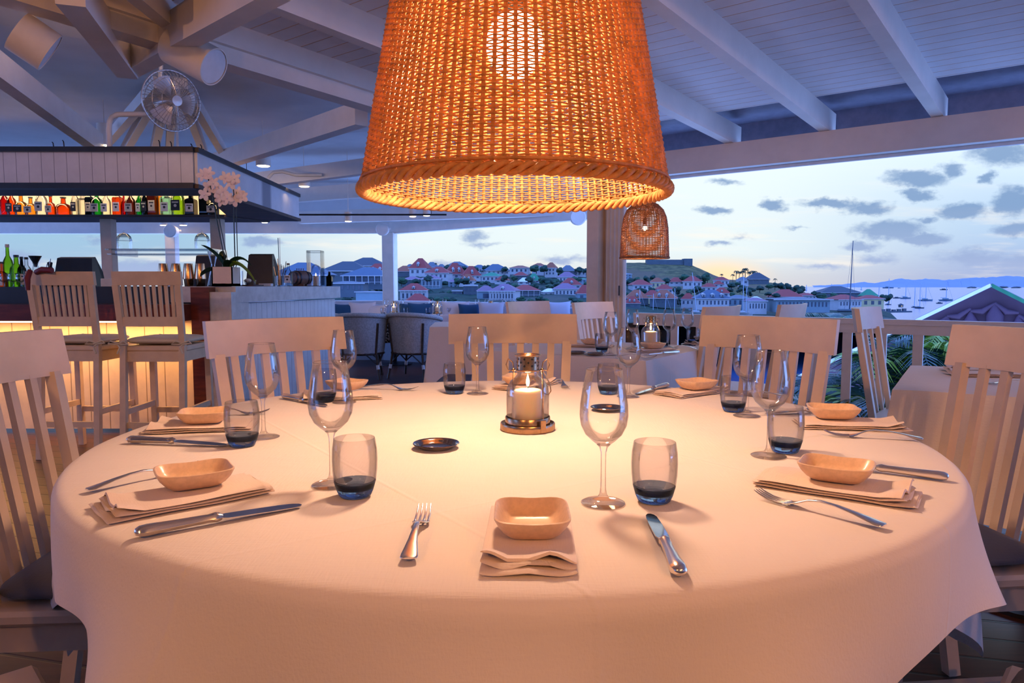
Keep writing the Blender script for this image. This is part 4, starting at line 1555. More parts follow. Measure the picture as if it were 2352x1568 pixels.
def bottle(loc, w, h, kind, body, cap, label_m, lb, grp, lrel=(.15, .48), name='bottle'):
    t = empty(name, loc, 0, lb, 'bottle', grp)
    n = 4 if kind == 'square' else 16
    M = Matrix.Rotation(PI / 4, 4, 'Z') if kind == 'square' else None
    pr = bottle_prof(w * (1.25 if kind == 'square' else 1), h, kind)
    MB().lathe(pr, n, M=M).build('body', 'bottle_' + body, t, 40)
    MB().lathe([(0, h * .93), (w * .20, h * .93), (w * .20, h), (0, h)], 10).build('cap', cap, t, 40)
    if label_m:
        z0, z1 = h * lrel[0], h * lrel[1]
        hw = w * .36
        yy = -w * .5 * (1.0 if kind == 'square' else 1.0) - .0015
        if kind == 'square': yy = -w * .445 - .001
        m = MB().box((0, yy, (z0 + z1) / 2), (hw * 2, .002, z1 - z0))
        la = m.build('label', label_m, t)
        # printed bands and a crest on the label
        mk = 'label_black' if label_m != 'label_black' else 'label_cream'
        k = MB().box((0, yy - .0015, z1 - (z1 - z0) * .22), (hw * 1.4, .0006, (z1 - z0) * .12))
        k.lathe([(0, 0), (hw * .34, 0), (hw * .34, .0008), (0, .0008)], 12, M=Matrix.Translation((0, yy - .0008, (z0 + z1) / 2 - .004)) @ Matrix.Rotation(PI / 2, 4, 'X'))
        k.build('print', mk, la)
    return t


sy = cy0 + fy + .16
sz = CZ0 + .008
bl = [(12, 'round', 'red', 'dark', None, 20, 'red bottle at the left end of the lit shelf'), (28, 'round', 'amber', 'green', 'label_black', 20, 'amber bottle with a black label, second on the lit shelf'),
      (50, 'squat', 'gold', 'x', 'label_black', 26, 'squat golden bottle, third on the lit shelf'), (72, 'squat', 'gold', 'x', 'label_cream', 24, 'squat golden bottle with cream label, fourth on the lit shelf'),
      (97, 'round', 'clear', 'x', 'label_cream', 24, 'clear bottle with a big cream label near the left of the lit shelf'), (118, 'squat', 'amber', 'x', 'label_cream', 20, 'short amber bottle left of the tall red-brown one'),
      (147, 'squat', 'amber', 'x', None, 32, 'wide unlabelled amber decanter bottle on the lit shelf'), (174, 'round', 'clear', 'x', 'label_black', 16, 'slim clear bottle with a dark label beside the wide amber bottle'),
      (191, 'square', 'clear', 'x', None, 22, 'square faceted clear bottle on the lit shelf'), (207, 'square', 'dark', 'x', 'label_cream', 16, 'dark square bottle with a slanted cream label'),
      (224, 'round', 'green', 'x', 'label_cream', 24, 'green bottle with a large cream label on the lit shelf'), (245, 'round', 'clear', 'x', 'label_white', 20, 'pale bottle with a white label right of the green bottle'),
      (272, 'square', 'amber', 'x', 'label_white', 20, 'amber square bottle with a white label mid-shelf'), (286, 'squat', 'red', 'x', None, 14, 'small dark red bottle mid-shelf'),
      (301, 'round', 'brown', 'x', 'label_cream', 22, 'dark brown round-shouldered bottle with an oval label'), (321, 'round', 'green', 'x', 'label_white', 14, 'slim bright green bottle on the lit shelf'),
      (335, 'round', 'dark', 'x', 'label_black', 18, 'dark bottle with golden marks next to the slim green one'), (353, 'square', 'brown', 'x', 'label_cream', 20, 'brown square bottle with a dark stopper'),
      (368, 'round', 'gold', 'x', None, 12, 'narrow golden bottle beside the pale aqua one'), (383, 'square', 'aqua', 'x', 'label_white', 23, 'pale aqua square bottle on the lit shelf'),
      (410, 'round', 'lime', 'x', 'label_black', 28, 'lime green round bottle with a dark round label'), (440, 'square', 'dark', 'x', 'label_white', 24, 'black bottle with a white label right of the lime one'),
      (470, 'square', 'dark', 'x', None, 20, 'black square bottle beneath the canopy corner'), (490, 'squat', 'dark', 'x', 'label_cream', 26, 'dark squat bottle at the right end of the lit shelf')]
for (px, kind, body, cap, lm, wpx, lb) in bl:
    p = P(px, 500, sy)
    w = wpx * sy / F
    h = R_.uniform(.25, .33) if kind != 'squat' else R_.uniform(.19, .25)
    bottle((p.x, sy, sz), w, h, kind, body, 'black_plastic' if cap == 'x' else 'label_cream', lm, lb, 'bottles on the lit canopy shelf')
# pourers and tops of bottles standing inside the canopy near the viewer
for i, (px, top, kind, lb) in enumerate([(58, 342, 'cap', 'black bottle cap peeping over the canopy at the far left'), (105, 330, 'cap', 'bottle neck on the canopy with a thin wire, third from left'), (124, 326, 'pour', 'bottle with a steel pourer at the left of the canopy top'), (148, 322, 'pour', 'bottle with a pale pourer beside another at the left of the canopy top'),
                                     (289, 338, 'cap', 'short black cap on the canopy below the curved pipe'), (337, 328, 'red', 'red capped bottle top on the canopy below the fan'), (368, 322, 'pour', 'bottle with a pourer in the middle of the canopy top'), (395, 325, 'pour', 'bottle with a pourer right of the fan struts'), (442, 330, 'pour', 'bottle with a thin pourer near the canopy corner'), (464, 332, 'pour', 'bottle with a pourer right at the canopy corner')]):
    p = P(px, 345, cy0 + .25)
    zt = P(px, top, cy0 + .25).z
    t = empty('pourer_bottle', (p.x, p.y, CZ0 + .014), 0, lb, 'bottle', 'bottles standing in the canopy')
    hh = CZ1 - CZ0 + .005
    w = .07
    MB().lathe([(0, 0), (w / 2, 0), (w / 2, hh * .6), (w * .2, hh * .85), (w * .18, hh + .01), (0, hh + .01)], 12).build('body', 'bottle_dark', t, 40)
    cm = 'red_fabric' if kind == 'red' else 'black_plastic'
    top_l = zt - CZ0 - .014
    MB().lathe([(0, hh), (.016, hh), (.016, hh + (.035 if kind != 'pour' else .02)), (0, hh + (.035 if kind != 'pour' else .02))], 10).build('cap', cm, t)
    if kind == 'pour': MB().tube([(0, 0, hh + .01), (-.004, 0, top_l - .01), (-.012, 0, top_l)], .004, 6).build('spout', 'iron', t)

# ------------------------------------------------------------------ glass shelf with cloches behind the bar
gs = empty('glass_shelf', P(375, 574, 7.2), 0, 'glass shelf between the canopy posts carrying two cloches', 'shelf')
MB().box((0, 0, 0), (1.0, .28, .012)).build('upper_pane', 'pane_glass', gs)
MB().box((0, 0, -.045), (.98, .26, .010)).build('lower_pane', 'pane_glass', gs)
for sx in (-1, 1): MB().beam((sx * .47, 0, -.02), (sx * .47, .40, -.02), .02, .07).build('bracket', 'steel', gs)
MB().tube([(-.49, -.14, .006), (.49, -.14, .006)], .005, 6).build('edge', 'stem_glass', gs)
MB().tube([(-.49, -.13, -.045), (.49, -.13, -.045)], .004, 6).build('edge', 'stem_glass', gs)
for px, lb in ((286, 'glass cloche at the left end of the glass shelf'), (465, 'glass cloche at the right end of the glass shelf')):
    p = P(px, 571, 7.2)
    t = empty('glass_cloche', (p.x, p.y, gs.location.z + .007), 0, lb, 'cloche', 'cloches on the glass shelf')
    MB().lathe([(.072, 0), (.072, .09), (.062, .125), (.038, .152), (.0, .162)], 24).build('dome', 'clear_glass', t, 60)
    MB().ball((0, 0, .172), .011, 8).build('knob', 'clear_glass', t, 60)
    MB().lathe([(.0705, .085), (.072, .088), (.061, .127), (.037, .154), (0, .164), (0, .160), (.036, .150), (.059, .123)], 24).build('cap_tint', 'smoke_glass', t, 60)

# ------------------------------------------------------------------ things on the bar
def on_bar(px, Y): 
    p = P(px, 655, Y); return Vector((p.x, p.y, BT + .001))


# inner counter stuff stands a little lower
def on_in(px, Y): 
    p = P(px, 655, Y); return Vector((p.x, p.y, 1.062))


bottle(on_in(21, 5.75), .075, .36, 'round', 'lime', 'label_cream', None, 'tall yellow-green bottle with a red top at the left of the bar', 'bottles on the bar')
bottle(on_in(40, 5.85), .10, .28, 'round', 'lime', 'black_plastic', None, 'round green bottle right of the tall one on the bar', 'bottles on the bar')
bottle(on_in(52, 5.95), .07, .27, 'round', 'dark', 'black_plastic', 'label_white', 'dark bottle behind the green ones on the bar', 'bottles on the bar')
bottle(on_in(63, 5.8), .075, .26, 'round', 'clear', 'black_plastic', 'label_cream', 'clear bottle nearest the ship decanter on the bar', 'bottles on the bar')
bottle(on_in(6, 5.7), .08, .22, 'squat', 'amber', 'black_plastic', 'label_white', 'amber bottle at the very left edge of the bar', 'bottles on the bar')
for i, (px, lb) in enumerate([(10, 'first stemmed cocktail glass at the left end of the bar'), (30, 'second stemmed cocktail glass at the left end of the bar'), (48, 'third stemmed glass at the left end of the bar')]):
    p = on_in(px, 5.5)
    t = dup(WG, p, 0, lb, 'stemmed glasses on the bar')
    t.scale = (.9, .9, .62)
g = on_in(84, 5.75)
t = empty('decanter', g, 0, 'wide-necked glass decanter with a silver funnel on the bar', 'decanter')
MB().lathe([(0, 0), (.07, 0), (.085, .04), (.07, .09), (.025, .15), (.018, .20), (.022, .215)], 24).build('body', 'smoke_glass', t, 60)
MB().lathe([(.012, .18), (.016, .21), (.045, .265), (.047, .268), (.014, .205), (.010, .18)], 24, closed=True).build('funnel', 'steel', t, 60)
MB().lathe([(0, .004), (.066, .004), (.08, .04), (.068, .075), (0, .075)], 24).build('liquid', 'bottle_dark', t, 60)
g = on_in(117, 5.75)
t = empty('decanter', g, 0, 'stoppered dark decanter left of the till', 'decanter')
MB().lathe([(0, 0), (.05, 0), (.055, .03), (.05, .11), (.02, .15), (.017, .18), (0, .18)], 20).build('body', 'bottle_dark', t, 60)
MB().lathe([(0, .18), (.014, .18), (.02, .215), (0, .225)], 12).build('stopper', 'black_plastic', t, 40)
g = on_in(103, 5.6)
t = empty('utensil_jar', g, 0, 'small dark jar with bar spoons beside the decanters', 'jar')
MB().lathe([(0, 0), (.04, 0), (.04, .10), (.036, .10), (.036, .01), (0, .01)], 16).build('jar_body', 'iron', t, 40)
for k, (dx, dz) in enumerate([(-.02, .17), (.015, .2), (.045, .24)]):
    MB().tube([(0, 0, .02), (dx, 0, dz * .8), (dx + .01, .0, dz)], .003, 6).build('bar_spoon', 'steel', t)


def till(px0, px1, Y, top, lb, z0):
    a = P(px0, 600, Y); b_ = P(px1, 600, Y)
    zt = P(px0, top, Y).z
    w = b_.x - a.x
    t = empty('till_screen', ((a.x + b_.x) / 2, Y, z0), 0, lb, 'till', 'tills on the bar')
    h = zt - z0
    M = Matrix.Rotation(PI / 2, 4, 'X') @ Matrix.Rotation(PI / 2, 4, 'Y')
    m = MB()
    # wedge body seen from behind
    pf = [(-.10, 0), (.10, 0), (.06, h * .55), (.0, h), (-.05, h * .96)]
    vs = [Vector((sx * w / 2 * (1 if z < h * .9 else .86), y, z)) for sx in (-1, 1) for (y, z) in pf]
    n = 5
    m.add(vs, [tuple(range(n)), tuple(range(n, 2 * n))[::-1]] + [((i + 1) % n, i, i + n, (i + 1) % n + n) for i in range(n)])
    m.build('housing', 'black_plastic', t, 30)
    MB().rbox((0, .02, .012), (w * .7, .22, .024), .004).build('base', 'black_plastic', t)
    return t


till(134, 226, 5.95, 590, 'black till screen between the decanters and the left post', 1.062)
till(452, 520, 6.2, 585, 'black till half hidden behind the steel shakers', 1.062)
till(572, 634, 6.35, 583, 'black till screen right of the orchid', BT)
g = on_in(246, 5.6)
thing(MB().rbox((0, 0, .045), (.085, .012, .085), .003, .2), 'card_stand', 'paper', 'small white card in a stand beside the left till', 'card', None, None, g, .3)

# steel shakers
def make_shaker(loc, lb):
    t = empty('shaker', loc, 0, lb, 'shaker', 'steel shakers on the bar')
    MB().lathe([(0, 0), (.028, 0), (.030, .004), (.036, .070), (.037, .074), (.036, .078), (0, .078)], 24).build('lower_cup', 'copper_cup', t, 40)
    MB().lathe([(0, .070), (.042, .070), (.0425, .076), (.032, .186), (.031, .190), (0, .190)], 24).build('upper_cup', 'copper_cup', t, 40)
    return t


SK = None
for px, lb in ((376, 'leftmost steel shaker on the bar'), (405, 'second steel shaker from the left'), (434, 'third steel shaker from the left'), (461, 'rightmost steel shaker beside the hourglass jug')):
    g = on_in(px, 5.6); g.z = 1.075
    if SK is None: SK = make_shaker(g, lb)
    else: dup(SK, g, 0, lb)
g = on_bar(491, 5.35)
t = empty('hourglass_carafe', g, 0, 'hourglass-shaped glass carafe left of the orchid pot', 'carafe')
MB().lathe([(0, 0), (.045, 0), (.047, .006), (.015, .155), (.015, .165), (.038, .255), (.037, .257), (.0125, .165), (.0125, .152), (.042, .01), (0, .006)], 28).build('body', 'clear_glass', t, 60)
MB().lathe([(0, .007), (.036, .007), (.026, .085), (0, .088)], 20).build('contents', 'bottle_gold', t, 60)

# orchid
pot = on_bar(520, 5.28)
t = empty('potted_orchid', pot, 0, 'white orchid with two flowering stems in a pale square pot on the bar', 'plant')
pw = .15
m = MB()
m.prism([(-pw / 2, -pw / 2), (pw / 2, -pw / 2), (pw / 2, pw / 2), (-pw / 2, pw / 2)], 0, .02)
for sx, sy_ in ((0, -1), (0, 1), (-1, 0), (1, 0)):
    m.box((sx * (pw / 2 - .004), sy_ * (pw / 2 - .004), .07), (pw if sy_ else .008, .008 if sy_ else pw, .14))
m.build('pot', 'pot_white', t)
MB().box((0, 0, .125), (pw - .02, pw - .02, .01)).build('soil', 'dark_wood', t)


def leaf(m, pts, w, up=(0, 0, 1)):
    n = len(pts)
    pts = [Vector(p) for p in pts]
    vs = []
    for i, p in enumerate(pts):
        d = (pts[min(i + 1, n - 1)] - pts[max(i - 1, 0)]).normalized()
        x = d.cross(Vector(up))
        if x.length < .05: x = Vector((0, 1, 0))
        x.normalize()
        nn = x.cross(d).normalized()
        ww = w * math.sin(PI * (.10 + .90 * (1 - i / (n - 1)) ** .8 if i else .12)) if False else w * (math.sin(PI * min(1, .12 + .88 * i / (n - 1))) ** .6)
        vs += [p - x * ww / 2 + nn * ww * .14, p, p + x * ww / 2 + nn * ww * .14]
    fs = []
    for i in range(n - 1):
        a = i * 3
        fs += [(a, a + 1, a + 4, a + 3), (a + 1, a + 2, a + 5, a + 4)]
    return m.add(vs, fs)


def curve3(p0, p1, p2, n=10):
    p0, p1, p2 = Vector(p0), Vector(p1), Vector(p2)
    return [p0 * (1 - k) ** 2 + p1 * 2 * k * (1 - k) + p2 * k * k for k in [i / n for i in range(n + 1)]]


for (p1, p2, w, mm) in [((-.06, 0, .25), (-.17, -.02, .30), .06, 'leaf_dark'), ((-.05, .02, .22), (-.02, .02, .26), .06, 'leaf_dark'), ((.08, 0, .24), (.22, 0, .02), .07, 'leaf_bright'), ((.10, -.02, .27), (.20, -.02, .14), .05, 'leaf_dark'),
                    ((-.12, -.03, .14), (-.17, -.05, .07), .06, 'leaf_dark'), ((.02, -.05, .2), (.1, -.1, .17), .05, 'leaf_dark')]:
    leaf(MB(), curve3((0, 0, .12), p1, p2), w, (0, .5, 1)).build('leaf', mm, t, 60)


def orchid_flower(m, c, s_, seed):
    r = random.Random(seed)
    a0 = r.uniform(-.5, .5)
    for k in range(5):
        a = a0 + PI / 2 + k * 2 * PI / 5
        d = Vector((math.cos(a), -.25, math.sin(a)))
        q = Vector(c) + d * s_ * .5
        M = Matrix.Translation(q) @ Matrix.Rotation(-(a - PI / 2), 4, 'Y')
        mm = MB().ball((0, 0, 0), s_ * .5, 5, (.75 if k % 2 else .55, .12, 1))
        m.add([M @ Vector(v) for v in mm.v], mm.f)
    m.ball(Vector(c) + Vector((0, -s_ * .2, -s_ * .1)), s_ * .16, 4)


ya = 5.28
def rel(px, py): 
    return P(px, py, ya) - pot
fl_a = [(468, 403), (482, 398), (492, 420), (478, 428), (472, 447), (500, 440), (508, 460)]
fl_b = [(519, 408), (532, 420), (515, 440), (525, 455), (541, 410), (548, 443), (557, 452), (510, 452), (538, 460)]
for si, (st_pts, fls) in enumerate([([(520, 650), (515, 590), (497, 500), (487, 440), (478, 410)], fl_a), ([(524, 650), (540, 600), (537, 500), (537, 440), (533, 412)], fl_b)]):
    stem = MB().tube([rel(*q) for q in st_pts], .004, 6).build('flower_stem', 'stem_green', t, 60)
    MB().tube([rel(q[0] + 6, q[1]) for q in st_pts[:4]], .003, 6).build('support_stick', 'stem_green', t, 60)
    for i, f in enumerate(fls):
        m = MB(); orchid_flower(m, rel(*f) + Vector((0, R_.uniform(-.02, .02), 0)), .05, i + si * 20)
        m.build('flower', 'petal', stem, 60)

g = on_bar(548, 5.6)
thing(MB().lathe([(0, 0), (.035, 0), (.037, .12), (.034, .12), (.034, .006), (0, .006)], 20), 'highball_glass', 'clear_glass', 'tall clear glass just right of the orchid pot', 'glass', None, 50, g)
g = on_bar(575, 5.7)
t = empty('snack_bowl', g, 0, 'small clear bowl of lemon pieces on a dark tray', 'bowl')
MB().lathe([(0, .012), (.04, .012), (.05, .05), (.047, .05), (.038, .016), (0, .016)], 20).build('bowl', 'clear_glass', t, 50)
MB().lathe([(0, 0), (.10, 0), (.10, .012), (0, .012)], 24).build('tray', 'dark_wood', t, 40)
MB().ball((-.015, -.01, .045), .028, 6, (1, 1, .6)).build('lemon', 'label_cream', t, 60)
g = on_bar(611, 5.8)
thing(MB().rbox((0, 0, .012), (.10, .06, .022), .003), 'napkin_stack', 'paper', 'low stack of paper napkins in front of the right till', 'napkins', None, None, g)
g = on_bar(645, 6.3)
t = empty('straw_jar', g, 0, 'jar bristling with copper straws and sticks right of the till', 'jar')
MB().lathe([(0, 0), (.05, 0), (.05, .09), (.046, .09), (.046, .008), (0, .008)], 20).build('jar_body', 'clear_glass', t, 50)
for k in range(14):
    a = R_.uniform(0, 6.28); q = R_.uniform(.01, .03); hh = R_.uniform(.14, .24) if k > 1 else .42
    MB().tube([(q * math.cos(a) * .8, q * math.sin(a) * .8, .01), (q * math.cos(a) * (2.2 if k > 1 else 1), q * math.sin(a), hh)], .003, 5).build('stick', 'copper_cup' if k % 3 else 'iron', t)
g = on_bar(663, 6.3)
bottle(g, .07, .20, 'round', 'clear', 'barrel_wood', 'label_white', 'clear corked bottle with a blue label left of the little barrel', 'bottles on the bar')
g = on_bar(690, 6.75)
t = empty('small_barrel', g, 0, 'little dark oak barrel lying on its side on the bar', 'barrel')
M = Matrix.Translation((0, 0, .078)) @ Matrix.Rotation(math.radians(62), 4, 'Z') @ Matrix.Rotation(PI / 2, 4, 'Y')
MB().lathe([(0, -.095), (.048, -.095), (.050, -.10), (.056, -.10), (.066, -.05), (.070, 0), (.066, .05), (.056, .10), (.05, .10), (.048, .095), (0, .095)], 24, M=M).build('staves', 'barrel_wood', t, 30)
for z in (-.088, -.05, .05, .088):
    r = .0585 if abs(z) > .06 else .067
    MB().lathe([(r, z - .008), (r + .002, z - .008), (r + .002, z + .008), (r, z + .008)], 24, M=M, closed=True).build('hoop', 'iron', t, 40)
for dx in (-.05, .05): MB().box((0, dx, .01), (.10, .02, .02)).build('cradle', 'barrel_wood', t)
MB().tube([(-.05, -.09, .05), (-.055, -.12, .048), (-.055, -.12, .03)], .006, 6).build('tap', 'old_brass', t)
for k in range(4): MB().ball((-.03 + .02 * k, 0, .16), .006, 5).tube([(-.03 + .02 * k, 0, .145), (-.03 + .02 * k, 0, .155)], .002, 5).build('peg', 'barrel_wood', t)
g = on_bar(726, 7.15)
t = empty('hurricane_glass', g, 0, 'tall square hurricane glass with a candle at the end of the bar', 'hurricane lamp')
hw = .068
m = MB()
for sx, sy_ in ((0, -1), (0, 1), (-1, 0), (1, 0)):
    m.box((sx * hw, sy_ * hw, .18), (hw * 2 if sy_ else .003, .003 if sy_ else hw * 2, .34))
m.build('glass_sides', 'pane_glass', t)
for sx in (-1, 1):
    for sy_ in (-1, 1): MB().box((sx * hw, sy_ * hw, .175), (.006, .006, .35)).build('edge', 'stem_glass', t)
MB().box((0, 0, .34), (hw * 2, hw * 2, .02)).build('top_band', 'smoke_glass', t)
cn = MB().lathe([(0, 0), (.03, 0), (.03, .10), (0, .10)], 20).build('candle', 'wax', t, 40)
MB().lathe([(0, .10), (.006, .108), (.005, .118), (0, .13)], 10).build('flame', 'flame', cn, 60)
MB().lathe([(.045, .002), (.045, .16), (.035, .20), (.0, .22)], 20).build('inner_dome', 'clear_glass', t, 60)
g = on_bar(757, 7.3)
bottle(g, .06, .15, 'square', 'dark', 'black_plastic', None, 'small dark bottle at the right end of the bar', 'bottles on the bar')
g = on_bar(700, 6.95)
thing(MB().lathe([(0, 0), (.16, 0), (.17, .006), (.16, .006), (0, .004)], 32), 'serving_tray', 'tray_metal', 'flat dark tray under the barrel and candle', 'tray', None, 40, g)

# ------------------------------------------------------------------ lights and fan under the roof
def can_spot(px0, py0, px1, py1, Y0, Y1, r, lb, name='spotlight', m='white_paint'):
    a = P(px0, py0, Y0); b_ = P(px1, py1, Y1)
    t = empty(name, a, 0, lb, 'spotlight', 'white cylinder spotlights')
    d = b_ - a; L = d.length
    M = d.to_track_quat('Z', 'Y').to_matrix().to_4x4()
    MB().lathe([(0, 0), (r, 0), (r, L), (r * .93, L), (r * .93, L - .01), (0, L - .01)], 36, M=M).build('cylinder', m, t, 40)
    MB().lathe([(0, L - .008), (r * .9, L - .008), (r * .9, L - .004), (0, L - .004)], 36, M=M).build('lens', 'parapet_paint', t)
    up = M.to_3x3() @ Vector((0, 0, L * .55))
    MB().tube([up + Vector((-r * .2, 0, r * .9)), up + Vector((0, 0, r * 1.35)), up + Vector((0, .02, r * 1.7)), up + Vector((0, 0, .22))], .012, 8).build('bracket', m, t)
    return t


can_spot(396, 104, 492, 154, 3.75, 3.70, .095, 'large white cylinder spotlight hanging by the fan')
can_spot(40, 70, 116, 122, 3.45, 3.52, .10, 'large cylinder spotlight at the upper left corner')


def small_spot(px, py, Y, r, h, lb, power=4):
    p = P(px, py, Y)
    t = empty('downlight', p, 0, lb, 'spotlight', 'small glowing downlights')
    MB().tube([(0, 0, h - .01), (0, 0, (2.985 if p.y > 12 else 2.9) - p.z)], .004, 5).build('rod', 'white_paint', t)
    MB().lathe([(r * .9, 0), (r, 0), (r, h), (0, h), (0, h - .004), (r * .9, h - .004)], 20).build('housing', 'white_paint', t, 40)
    MB().lathe([(0, -.010), (r * .7, -.007), (r * .88, .001), (r * .88, .010), (0, .010)], 20).build('lens', 'spot_glow', t)
    l = light('downlight_beam', 'SPOT', (0, 0, -.01), power, (1, .66, .38), r * .8, t)
    l.data.spot_size = 1.6; l.data.spot_blend = .6
    return t


small_spot(241, 334, 6.9, .065, .20, 'downlight at the end of the long beam above the canopy', 20)
small_spot(605, 381, 7.6, .075, .16, 'downlight under the brown-lit beam right of the canopy', 20)
small_spot(699, 428, 8.8, .07, .12, 'downlight under the lower pale beam', 15)
small_spot(376, 517, 12.9, .07, .06, 'left of two low downlights below the canopy', 8)
small_spot(421, 517, 12.9, .07, .06, 'right of two low downlights below the canopy', 8)
small_spot(608, 511, 12.9, .06, .06, 'small downlight below the canopy tip', 8)
small_spot(800, 508, 9.6, .05, .12, 'downlight hanging on the track beside the far post', 12)
small_spot(980, 495, 9.6, .05, .12, 'right track light under the lamp rim', 8)
small_spot(948, 497, 9.6, .05, .12, 'left track light under the lamp rim', 8)
thing(MB().tube([(-1.4, 0, 0), (1.4, 0, 0)], .012, 6).tube([(-1.2, 0, 0), (-1.2, 0, 1.0)], .004, 5).tube([(1.2, 0, 0), (1.2, 0, 1.0)], .004, 5), 'light_track', 'black_trim', 'thin black lighting track right of the canopy', 'track', None, None, P(780, 500, 9.5) + Vector((0, 0, .04)))
for px, py, Y, lb in ((880, 527, 12.9, 'round pale speaker on the far corner post'), (1326, 500, 10.2, 'round pale speaker left of the square pillar'), (396, 531, 12.9, 'round pale speaker under the canopy on the wall post')):
    p = P(px, py, Y)
    t = empty('wall_speaker', p, 0, lb, 'speaker', 'round wall speakers')
    M = Matrix.Rotation(PI / 2, 4, 'X')
    MB().lathe([(0, -.05), (.10, -.05), (.115, .10), (.10, .115), (0, .11)], 28, M=M).build('can', 'beam_paint', t, 40)
    MB().beam((.0, .02, 0), (.12, .08, .02), .03, .03).build('bracket', 'beam_paint', t)
# curved pipe
q = P(252, 345, 5.6)
thing(MB().tube([(0, 0, -.05), (0, 0, .16), (.008, 0, .215), (.03, 0, .25), (.07, 0, .268), (.12, 0, .27), (.30, 0, .27)], .020, 10), 'curved_pipe', 'white_paint', 'white bent pipe rising from the canopy to the fan', 'pipe', None, 60, q)
q = P(640, 402, 8.4)
thing(MB().tube([(-.12, 0, -.03), (-.06, 0, .03), (.05, 0, .04), (.2, 0, .0), (.5, 0, .0)], .02, 8), 'curved_pipe', 'white_paint', 'white bent pipe lying on the lower pale beam', 'pipe', None, 60, q)

# fan
fc = P(394, 232, 5.2)
t = empty('wall_fan', fc, 0, 'round caged fan hanging above the bar canopy', 'fan')
M = Matrix.Rotation(math.radians(-58), 4, 'Z') @ Matrix.Rotation(math.radians(8), 4, 'Y') @ Matrix.Rotation(PI / 2, 4, 'X')
M = Matrix.Rotation(math.radians(50), 4, 'Z') @ Matrix.Rotation(math.radians(98), 4, 'X')
Rf = .205
def cage(sign):
    m = MB()
    for k in range(44):
        a = 2 * PI * k / 44
        pts = [(Rf * q * math.cos(a + .25 * q), Rf * q * math.sin(a + .25 * q), sign * (.085 * math.sqrt(max(0, 1 - q ** 3)) + .002)) for q in (.16, .4, .65, .85, .97, 1.0)]
        m.tube([M @ Vector(p) for p in pts], .0016, 4)
    for q in (.16, .5, .78):
        m.tube([M @ Vector((Rf * q * math.cos(2 * PI * k / 36), Rf * q * math.sin(2 * PI * k / 36), sign * .085 * math.sqrt(1 - q ** 3))) for k in range(36)], .0022, 4, True)
    return m
cage(1).build('front_cage', 'fan_metal', t, 60)
cage(-1).build('rear_cage', 'fan_metal', t, 60)
MB().tube([M @ Vector((Rf * math.cos(2 * PI * k / 40), Rf * math.sin(2 * PI * k / 40), 0)) for k in range(40)], .006, 6, True).build('cage_ring', 'fan_metal', t, 60)
for k in range(3):
    a0 = 2 * PI * k / 3
    vs = []
    for i in range(7):
        q = .04 + .13 * i / 6
        for j in range(7):
            a = a0 + (-.55 + 1.1 * j / 6) * (1 - .15 * i / 6)
            vs.append(M @ Vector((q * math.cos(a), q * math.sin(a), .03 * (j / 6 - .5))))
    MB().add(vs, [(i * 7 + j, i * 7 + j + 1, i * 7 + j + 8, i * 7 + j + 7) for i in range(6) for j in range(6)]).build('blade', 'fan_metal', t, 60)
MB().lathe([(0, .09), (.035, .088), (.035, .07), (.02, .0), (.035, -.02), (.055, -.09), (.055, -.17), (.03, -.20), (0, -.20)], 24, M=M).build('motor', 'fan_metal', t, 40)
MB().tube([M @ Vector((0, 0, -.15)), M @ Vector((0, 0, -.19)) + Vector((0, 0, .08)), M @ Vector((0, 0, -.19)) + Vector((.03, 0, .32))], .014, 8).build('mount', 'white_paint', t)
MB().tube([M @ Vector((.02, .0, -.19)), M @ Vector((.03, .05, -.22)) + Vector((-.05, 0, -.05)), M @ Vector((.03, .05, -.2)) + Vector((0.02, 0, -.12))], .005, 6).build('cable', 'black_plastic', t)
# lit recess lamp by the beam joint
p = P(322, 50, 4.2)
t = empty('recess_lamp', p, 0, 'bright square lamp glowing in the beam joint at the top left', 'lamp')
MB().rbox((0, 0, 0), (.14, .14, .03), .004).build('frame', 'white_paint', t)
MB().box((0, 0, -.018), (.11, .11, .006)).build('diffuser', 'spot_glow', t)
light('recess_light', 'POINT', (0, 0, -.08), 26, (1, .55, .28), .05, t)

# ------------------------------------------------------------------ far dining area
FZ = .70
def ftab(px0, px1, py, lb, drop, W, D, seed):
    g = G((px0 + px1) / 2, py, FZ)
    c = Vector((g.x, g.y + D / 2, 0))
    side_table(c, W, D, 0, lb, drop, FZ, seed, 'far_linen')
    return c


g0 = G(835, 723, FZ); g1 = G(1000, 723, FZ)
ft1 = ftab(795, 995, 724, 'laid table in front of the banquette beyond the wicker armchairs', .30, 1.15, .75, 1.2)
ft2 = ftab(1010, 1180, 723, 'second laid table in front of the banquette', .30, 1.0, .75, 2.4)
for (px, lb) in [(905, 'lantern on the first table before the banquette'), (1005, 'second lantern before the banquette'), (1128, 'lantern farthest right before the banquette')]:
    g = G(px, 720, FZ + .002)
    t = dup(LT, g, .4, 'small glowing ' + lb, 'candle lanterns', 1.15)
for (px, lb) in [(888, 'wine glass left of the first far lantern'), (922, 'wine glass right of the first far lantern'), (990, 'wine glass left of the second far lantern'), (1021, 'wine glass right of the second far lantern'), (1096, 'wine glass left of the third far lantern'), (1118, 'wine glass beside the third far lantern'), (1158, 'far wine glass before the lavender backed chair'), (1180, 'farthest right wine glass before the banquette')]:
    g = G(px, 720, FZ + .002); dup(WG, g, 0, lb, 'wine glasses on the far tables')
for (px, lb) in [(880, 'tumbler at the left of the first far table'), (932, 'tumbler right of the first far lantern'), (983, 'tumbler left of the second far lantern'), (1032, 'tumbler right of the second far lantern'), (1090, 'tumbler left of the third far lantern')]:
    g = G(px, 722, FZ + .002); dup(TG, g, 0, lb, 'tumblers on the far tables')
